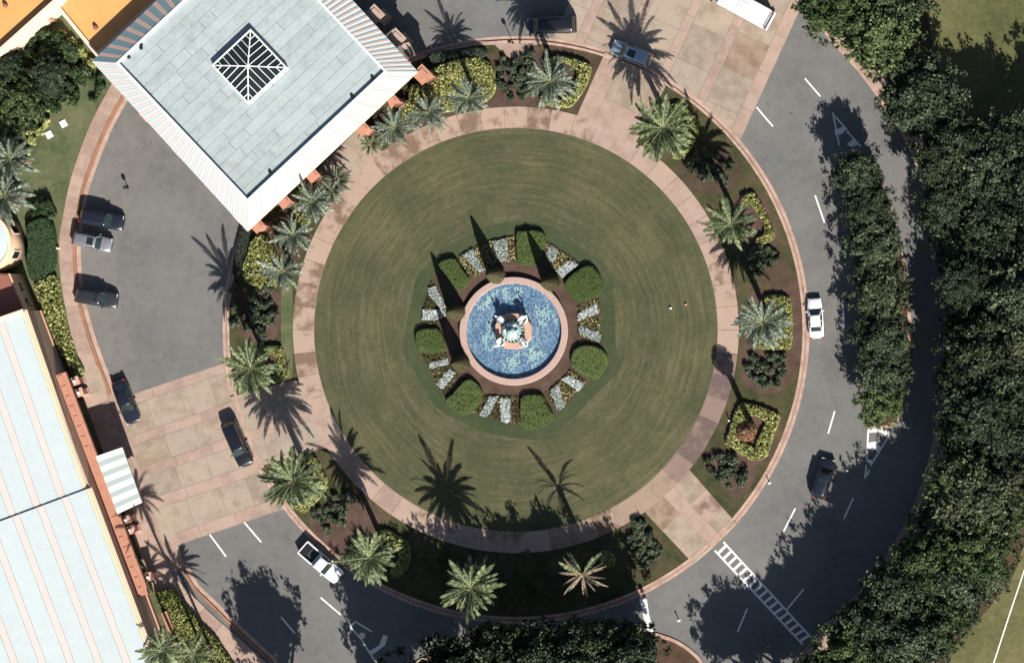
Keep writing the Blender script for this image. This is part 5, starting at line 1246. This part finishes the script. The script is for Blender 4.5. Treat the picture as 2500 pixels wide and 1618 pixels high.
for lb, u, v, r, k, h_ in (('tree at the bottom edge left of the stop bar, foremost of the row', 1535, 1605, 78, 'oak', 10), ('second tree from the stop bar at the bottom edge', 1425, 1602, 82, 'oak', 10.5), ('third tree from the stop bar at the bottom edge', 1320, 1608, 80, 'oak', 10.5),
                           ('olive-green tree below the palm in shade, at the bottom edge', 1215, 1600, 80, 'olive', 10), ('low dark tree by the gore marking at the bottom edge', 1100, 1650, 85, 'oak', 10), ('tree just below the bottom edge beside the hatched marking', 985, 1700, 90, 'oak', 10.5)):
    tree(u, v, r * 1.12, h_ - 2, k, lb, 'trees along the bottom', tall=1.9)
for lb, u, v, r, h_ in (('low tree under the taller ones, nearest the stop bar', 1545, 1578, 62, 3.4), ('low tree under the taller ones, second from the stop bar', 1470, 1580, 70, 4.2), ('low tree under the taller ones, third from the stop bar', 1390, 1585, 72, 4.4), ('low tree under the taller ones, fourth from the stop bar', 1300, 1592, 72, 4.4), ('low tree under the taller ones, fifth from the stop bar', 1200, 1600, 72, 4.4)):
    tree(u, v, r, h_, 'oak', lb, 'low trees along the bottom')
for u, v, r, h_ in ((760, 1765, 95, 10), (1040, 1790, 95, 9.5), (1868, 1715, 90, 7.6), (1940, 1712, 90, 7.6), (2020, 1655, 80, 8), (1290, 1690, 90, 10.5), (1450, 1690, 90, 10), (1160, 1730, 90, 10)):
    tree(u, v, r, h_, 'oak', 'dark tree just beyond the bottom edge', 'trees beyond the bottom edge', True, 1.2 if u > 1800 else 1.45)
for lb, u, v, r, h_, k in (('dark green tree at the left edge below the orange block', 40, 255, 62, 3.6, 'fresh'), ('dark tree in the middle of the garden below the orange block', 120, 190, 48, 3.2, 'oak'), ('small tree at the left edge under the orange block wall', 20, 170, 40, 3.0, 'oak')):
    tree(u, v, r, h_, k, lb, 'garden trees')

# ================================================================== VEHICLES
def loft(mb, rings, mi=0, cap=True):
    o = len(mb.v); k = len(rings[0])
    for r in rings: mb.v += [tuple(q) for q in r]
    for i in range(len(rings) - 1):
        for j in range(k - 1): mb.f.append((o + i * k + j, o + i * k + j + 1, o + (i + 1) * k + j + 1, o + (i + 1) * k + j)); mb.m.append(mi)
    if cap: mb.f.append(tuple(o + j for j in range(k - 1, -1, -1))); mb.m.append(mi); e_ = o + (len(rings) - 1) * k; mb.f.append(tuple(e_ + j for j in range(k))); mb.m.append(mi)
KINDS = dict(
    sedan=dict(body=[(0, .60, .70), (.03, .70, .86), (.12, .78, .96), (.27, .90, 1), (.45, .93, 1), (.70, .95, 1), (.84, .97, .98), (.95, .95, .92), (1, .80, .80)], cab=(.27, .43, .70, .84), ht=1.45, wr=.66, wb=.88),
    suv=dict(body=[(0, .68, .76), (.03, .85, .90), (.12, .98, .97), (.26, 1.08, 1), (.5, 1.10, 1), (.8, 1.12, 1), (.95, 1.12, .97), (1, .95, .90)], cab=(.25, .37, .90, .975), ht=1.80, wr=.74, wb=.92),
    van=dict(body=[(0, .75, .80), (.03, .95, .92), (.10, 1.1, .98), (.2, 1.2, 1), (.5, 1.25, 1), (.9, 1.25, 1), (1, 1.1, .95)], cab=(.14, .27, .95, .99), ht=2.2, wr=.82, wb=.94),
    pickup=dict(body=[(0, .80, .82), (.02, .98, .92), (.10, 1.06, .98), (.27, 1.12, 1), (.45, 1.14, 1), (.615, 1.14, 1)], cab=(.265, .37, .545, .60), ht=1.90, wr=.74, wb=.92))
def car(kind, L, Wd, u, v, head, paintm, label, sunroof=None, group=None, roof_mat=None):
    K_ = KINDS[kind]; hw = Wd / 2; ht = K_['ht']; dx, dy = head[0], -head[1]; ang = math.atan2(dy, dx)
    name = {'sedan': 'parked_car', 'suv': 'parked_suv', 'van': 'parked_van', 'pickup': 'pickup_truck'}[kind]
    c_ = tag(empty(name, (*G(u, v), .016), ang), label, {'sedan': 'car', 'suv': 'suv', 'van': 'van', 'pickup': 'pickup'}[kind], group or 'vehicles at the turning circle')
    fx_ = lambda t: L * (.5 - t)
    rings = []
    # finer stations for a rounded plan
    st = K_['body']; fine = []
    for (a, b) in zip(st[:-1], st[1:]):
        for j in range(3): t = j / 3; fine.append(tuple(a[i] + (b[i] - a[i]) * t for i in range(3)))
    fine.append(st[-1])
    for t, zb, wf in fine:
        w = hw * wf; x = fx_(t); half = [(w * .90, .24), (w * .985, .42), (w, zb * .72), (w * .985, zb - .10), (w * .93, zb - .02), (w * .62, zb + .025), (w * .3, zb + .045)]
        rings.append([(x, -y, z) for y, z in half] + [(x, 0, zb + .05)] + [(x, y, z) for y, z in half[::-1]])
    mb = MB(); loft(mb, rings); body = mb.build('body', paintm, c_, True)
    ws, rf, rr, rb = K_['cab']; zb = max(q[1] for q in st) - .04; wb, wr = hw * K_['wb'], hw * K_['wr']
    zr = ht - .05
    def pt(t, y, z): return Vector((fx_(t), y, z))
    sect = lambda t, w, z: [pt(t, -w, z), pt(t, -w * .5, z + .03), pt(t, 0, z + .04), pt(t, w * .5, z + .03), pt(t, w, z)]
    B0, R0, R1, B1 = sect(ws, wb * .92, zb), sect(rf, wr, zr - .02), sect(rr, wr, zr - .03), sect(rb, wb * .90, zb)
    mb = MB()
    for a, b in ((B0, R0), (R0, R1), (R1, B1)):
        for j in range(4): mb.add([a[j], a[j + 1], b[j + 1], b[j]], [(0, 1, 2, 3)])
    mid0, mid1 = pt(.5 * (ws + rf), -wb, zb), pt(.5 * (rr + rb), -wb, zb)
    for sg in (-1, 1):
        mb.add([pt(ws, sg * wb * .92, zb), pt(ws + (rf - ws) * .8, sg * wb, zb), pt(rr, sg * wb, zb), pt(rb, sg * wb * .9, zb), pt(rr, sg * wr, zr - .03), pt(rf, sg * wr, zr - .02)], [(0, 1, 2, 3, 4, 5)] if sg < 0 else [(5, 4, 3, 2, 1, 0)])
    glass = mb.build('windows', 'glass_car', c_, False)
    # roof skin, slightly proud of the glass
    mb = MB(); rings = []
    for t, w, z in ((rf - .012, wr * .97, zr - .015), (rf + .02, wr * 1.0, zr + .012), (.5 * (rf + rr), wr * 1.02, zr + .035), (rr - .02, wr * 1.0, zr + .005), (rr + .012, wr * .95, zr - .03)):
        rings.append([(fx_(t), -w, z - .05), (fx_(t), -w * .96, z), (fx_(t), -w * .5, z + .03), (fx_(t), 0, z + .04), (fx_(t), w * .5, z + .03), (fx_(t), w * .96, z), (fx_(t), w, z - .05)])
    loft(mb, rings); mb.build('roof', roof_mat or paintm, c_, True)
    if sunroof:
        a_, b_ = sunroof; mb = MB(); mb.box(fx_(b_), fx_(a_), -wr * .62, wr * .62, zr + .045, zr + .088); mb.build('sunroof', 'glass_car', c_)
    # pillars
    n_p = [(ws, rf, .92, zr - .02), (rb, rr, .90, zr - .03)] + ([(.5 * (rf + rr), .5 * (rf + rr), 1.0, zr - .02)] if kind != 'pickup' else [])
    for tb, tt, kb, z in n_p:
        for sg in (-1, 1): MB().tube([pt(tb, sg * wb * kb, zb), pt(tt, sg * wr, z)], [.055, .05], 5).build('pillar', paintm, c_, True)
    if kind == 'pickup':
        x0, x1 = fx_(.985), fx_(.615); mb = MB()
        mb.box(x0, x1, -hw * .97, -hw * .80, .30, 1.12).box(x0, x1, hw * .80, hw * .97, .30, 1.12).box(x0 - .04, x0 + .08, -hw * .97, hw * .97, .30, 1.10).box(x1 - .08, x1 - .01, -hw * .8, hw * .8, .5, 1.15)
        mb.build('cargo_bed', paintm, c_)
        MB().box(x0 + .081, x1 - .081, -hw * .799, hw * .799, .55, .64).build('bed_floor', 'bedliner', c_)
        MB().box(x0 + .2, x0 + .95, -hw * .66, hw * .66, .641, .95).build('tool_chest', 'metal_dark', c_)
        MB().box(x0 - .16, x0 - .041, -hw * .9, hw * .9, .42, .62).build('rear_bumper', 'alloy', c_)
    # wheels
    tyre = MB().lathe([(.20, -.11), (.33, -.11), (.345, -.06), (.345, .06), (.33, .11), (.20, .11)], 20, cap=False); tyre.v = [(a, c2, b) for a, b, c2 in tyre.v]; tme = tyre.mesh('tyre', 'rubber', True)
    rim = MB().lathe([(.0, -.07), (.20, -.09), (.21, -.10), (.21, .10), (.20, .09), (0, .07)], 16, cap=False); rim.v = [(a, c2, b) for a, b, c2 in rim.v]; rme = rim.mesh('rim', 'alloy', True)
    k_ = 1.08 if kind != 'sedan' else 1.0
    for t in (.17, .80):
        for sg in (-1, 1):
            w_ = link('wheel', tme, c_, (fx_(t), sg * (hw * .97 - .10), .345 * k_)); w_.scale = (k_, 1, k_); link('rim', rme, w_)
    # mirrors, lamps, plates
    for sg in (-1, 1):
        M = Matrix.Translation((fx_(ws + .06), sg * (hw + .09), zb + .05)); MB().box(-.07, .08, -.11, .11, -.07, .08, 0, M).build('mirror', paintm, c_)
        zl = st[1][1] - .09; M = Matrix.Translation((fx_(.028), sg * hw * .66, zl)); MB().box(-.10, .07, -.19, .19, -.09, .06, 0, M).build('headlight', 'lamp_clear', c_)
        tz = .85 if kind == 'sedan' else 1.0; M = Matrix.Translation((fx_(.985), sg * hw * .72, tz)); MB().box(-.09, .05, -.16, .16, -.12, .08, 0, M).build('taillight', 'lamp_red', c_)
    MB().box(fx_(.004), fx_(-.008), -hw * .42, hw * .42, .42, .58).build('grille', 'plastic_black', c_)
    return c_
car('suv', 5.3, 2.0, 254, 536, (110, 22), 'paint_navy', 'black SUV parked at the left kerb, uppermost of the three there')
car('suv', 4.75, 1.85, 231, 590, (95, 21), 'paint_silver', 'silver SUV parked at the left kerb beside the black one', (.42, .58))
car('suv', 5.1, 1.95, 241, 727, (101, 17), 'paint_charcoal', 'dark grey SUV parked alone at the left kerb below the silver one', (.43, .5))
car('sedan', 5.4, 1.95, 312, 981, (39, 102), 'paint_navy', 'dark navy sedan at the sidewalk end, just above the entrance plaza')
car('suv', 5.8, 2.02, 584, 1082, (48, 109), 'paint_black', 'long black SUV on the entrance plaza beside the island')
car('pickup', 5.9, 2.02, 788, 1371, (90, 78), 'paint_white_car', 'white pickup truck with dark open bed at the lower left kerb')
car('suv', 5.1, 1.9, 1545, 133, (-93, -38), 'paint_blue_silver', 'silver-blue SUV with dark sunroof in the palm shadow on the top plaza', (.44, .62))
car('sedan', 4.9, 1.86, 1993, 777, (-7, -98), 'paint_white_car', 'white sedan parked at the right kerb of the island')
car('suv', 5.0, 1.95, 2012, 1167, (27, -97), 'paint_deep_blue', 'dark blue SUV driving on the right side of the ring road', (.47, .6))
car('van', 6.0, 2.05, 1350, 64, (-1, 0.03), 'paint_black', 'black van at the top kerb, half in palm shade')
# shuttle bus at the top
hd = Vector((-.878, .478, 0)); rear = W(1870, 46, 2.9); ang = math.atan2(hd.y, hd.x); cpos = rear + hd * 4.2
bus = tag(empty('shuttle_bus', (cpos.x, cpos.y, .016), ang), 'white shuttle bus cut off by the top edge, parked on the plaza', 'bus', 'vehicles at the turning circle')
mb = MB(); rings = []
for x, w, zt in ((-4.2, 1.18, 2.75), (-4.1, 1.26, 2.88), (-3.9, 1.28, 2.92), (0, 1.28, 2.95), (1.9, 1.28, 2.92), (2.05, 1.22, 2.7)):
    rings.append([(x, -w * .97, .4), (x, -w, .8), (x, -w, zt - .25), (x, -w * .95, zt - .06), (x, -w * .8, zt), (x, 0, zt + .04), (x, w * .8, zt), (x, w * .95, zt - .06), (x, w, zt - .25), (x, w, .8), (x, w * .97, .4)])
loft(mb, rings); mb.build('body', 'paint_white_car', bus, False)
mb = MB(); rings = []
for x, w, zt in ((2.0, 1.02, 2.15), (2.6, 1.0, 2.1), (3.2, .98, 1.3), (4.0, .95, 1.2), (4.3, .8, .9)):
    rings.append([(x, -w, .4), (x, -w, .9), (x, -w * .95, zt - .1), (x, -w * .8, zt), (x, 0, zt + .04), (x, w * .8, zt), (x, w * .95, zt - .1), (x, w, .9), (x, w, .4)])
loft(mb, rings); mb.build('cab', 'paint_silver', bus, False)
MB().box(-4.24, -4.12, -1.0, 1.0, 1.6, 2.5).build('rear_window', 'glass_car', bus)
MB().box(-4.62, -4.42, -1.2, 1.2, .4, .75).build('rear_bumper', 'paint_white_car', bus); MB().box(-4.42, -4.2, -1.1, 1.1, .42, .6).build('bumper_step', 'plastic_black', bus)
MB().box(-3.7, -3.1, .45, 1.0, 2.93, 3.0).build('roof_hatch', 'metal_white', bus); MB().box(-1.6, -.4, -.5, .5, 2.96, 3.06).build('roof_unit', 'metal_white', bus)
for sg in (-1, 1):
    for k in range(4): MB().box(-3.7 + k * 1.4, -2.5 + k * 1.4, sg * 1.285 - .012, sg * 1.285 + .012, 1.5, 2.35).build('side_window', 'glass_car', bus)
    M = Matrix.Translation((2.9, sg * 1.2, 1.6)); MB().box(-.08, .08, -.14, .14, -.2, .2, 0, M).build('mirror', 'plastic_black', bus)
    M = Matrix.Translation((-4.2, sg * 1.0, 1.2)); MB().box(-.06, .03, -.12, .12, -.2, .2, 0, M).build('taillight', 'lamp_red', bus)
ty = MB().lathe([(.22, -.13), (.4, -.13), (.42, -.08), (.42, .08), (.4, .13), (.22, .13), (.2, 0), (0, 0)], 20, cap=False); ty.v = [(a, c2, b) for a, b, c2 in ty.v]; tme = ty.mesh('wheel', 'rubber', True)
for x in (-2.6, 3.2):
    for sg in (-1, 1): link('wheel', tme, bus, (x, sg * (1.1 if x < 0 else .85), .42))

# ================================================================== SMALL THINGS
def lamp_post(u, v, h_, label):
    o = tag(empty('lamp_post', (*G(u, v), .1)), label, 'lamp', 'short lamp posts')
    MB().lathe([(.13, 0), (.13, .15), (.05, .25), (.045, h_ - .45), (.1, h_ - .4)], 10).build('post', 'metal_dark', o)
    MB().lathe([(.1, h_ - .4), (.2, h_ - .3), (.24, h_ - .1), (.2, h_ + .08), (.0, h_ + .16)], 12).build('lantern', 'metal_dark', o)
lamp_post(1253, 106, 2.3, 'short dark lamp post on the paved bay at the top kerb'); lamp_post(313, 459, 1.2, 'short dark post on the left asphalt above the parked cars')
lamp_post(1575, 1456, 1.2, 'short dark post on the kerb at the top of the stop bar')
for u, v, lb in ((2071, 324, 'white sign post in the shaded hatched marking'), (1658, 1513, 'white marker post alone on the asphalt near the bottom'), (1879, 1178, 'white marker post at the right island kerb'), (2069, 1148, 'white marker post at the tip of the chevrons'), (1782, 1026, 'white marker beside the square hedge')):
    o = tag(empty('marker_post', (*G(u, v), 0.0)), lb, 'marker', 'white marker posts'); MB().lathe([(.16, 0), (.16, .06), (.06, .1), (.06, .75), (.1, .8), (.1, .95), (0, 1.0)], 10).build('post', 'white_marker', o)
    MB().lathe([(.065, .5), (.065, .62)], 10, cap=False).build('reflective_band', 'metal_dark', o)
for u, v, mt, lb in ((1638, 752, 'white_marker', 'small white ball lying on the right of the lawn'), (1675, 743, 'orange_marker', 'small orange object lying on the lawn beside the white ball')):
    tag(MB().lathe([(0, 0), (.09, .03), (.15, .1), (.15, .18), (.09, .26), (0, .29)], 12, G(u, v)).build('lawn_marker', mt, None, True), lb, 'marker').location.z = .14
for u, v, lb in ((156, 302, 'white square cover on the garden grass, upper one of two'), (121, 329, 'white square cover on the garden grass, lower one of two')):
    o = tag(empty('utility_cover', (*G(u, v), .1), .5), lb, 'cover', 'white square covers'); MB().prism([(-.42, -.42), (.42, -.42), (.42, .42), (-.42, .42)], 0, .14, 0, [(-.38, -.38), (.38, -.38), (.38, .38), (-.38, .38)]).build('lid', 'white_marker', o); MB().box(-.06, .06, -.06, .06, .141, .17).build('knob', 'metal_dark', o)
o = tag(empty('hydrant', (*G(144, 606), .1)), 'small pink hydrant at the outer edge of the left sidewalk', 'hydrant')
MB().lathe([(.17, 0), (.17, .06), (.11, .1), (.11, .5), (.15, .55), (.12, .68), (0, .74)], 12).build('barrel', 'stucco_cream', o); MB().tube([(-.2, 0, .4), (.2, 0, .4)], [.06, .06], 8).build('nozzle', 'stucco_coral', o)
for u, v in ((712, 1200),): tag(MB().lathe([(0, 0), (.3, .05), (.32, .3), (.1, .5), (0, .52)], 10, G(u, v)).build('flower_pot', 'orange_marker', None, True), 'small orange bloom under the palm below the left crossing', 'flower').location.z = .12
print('objects', len(bpy.data.objects), 'tris', sum(len(m.loop_triangles) or len(m.polygons) * 2 for m in bpy.data.meshes))
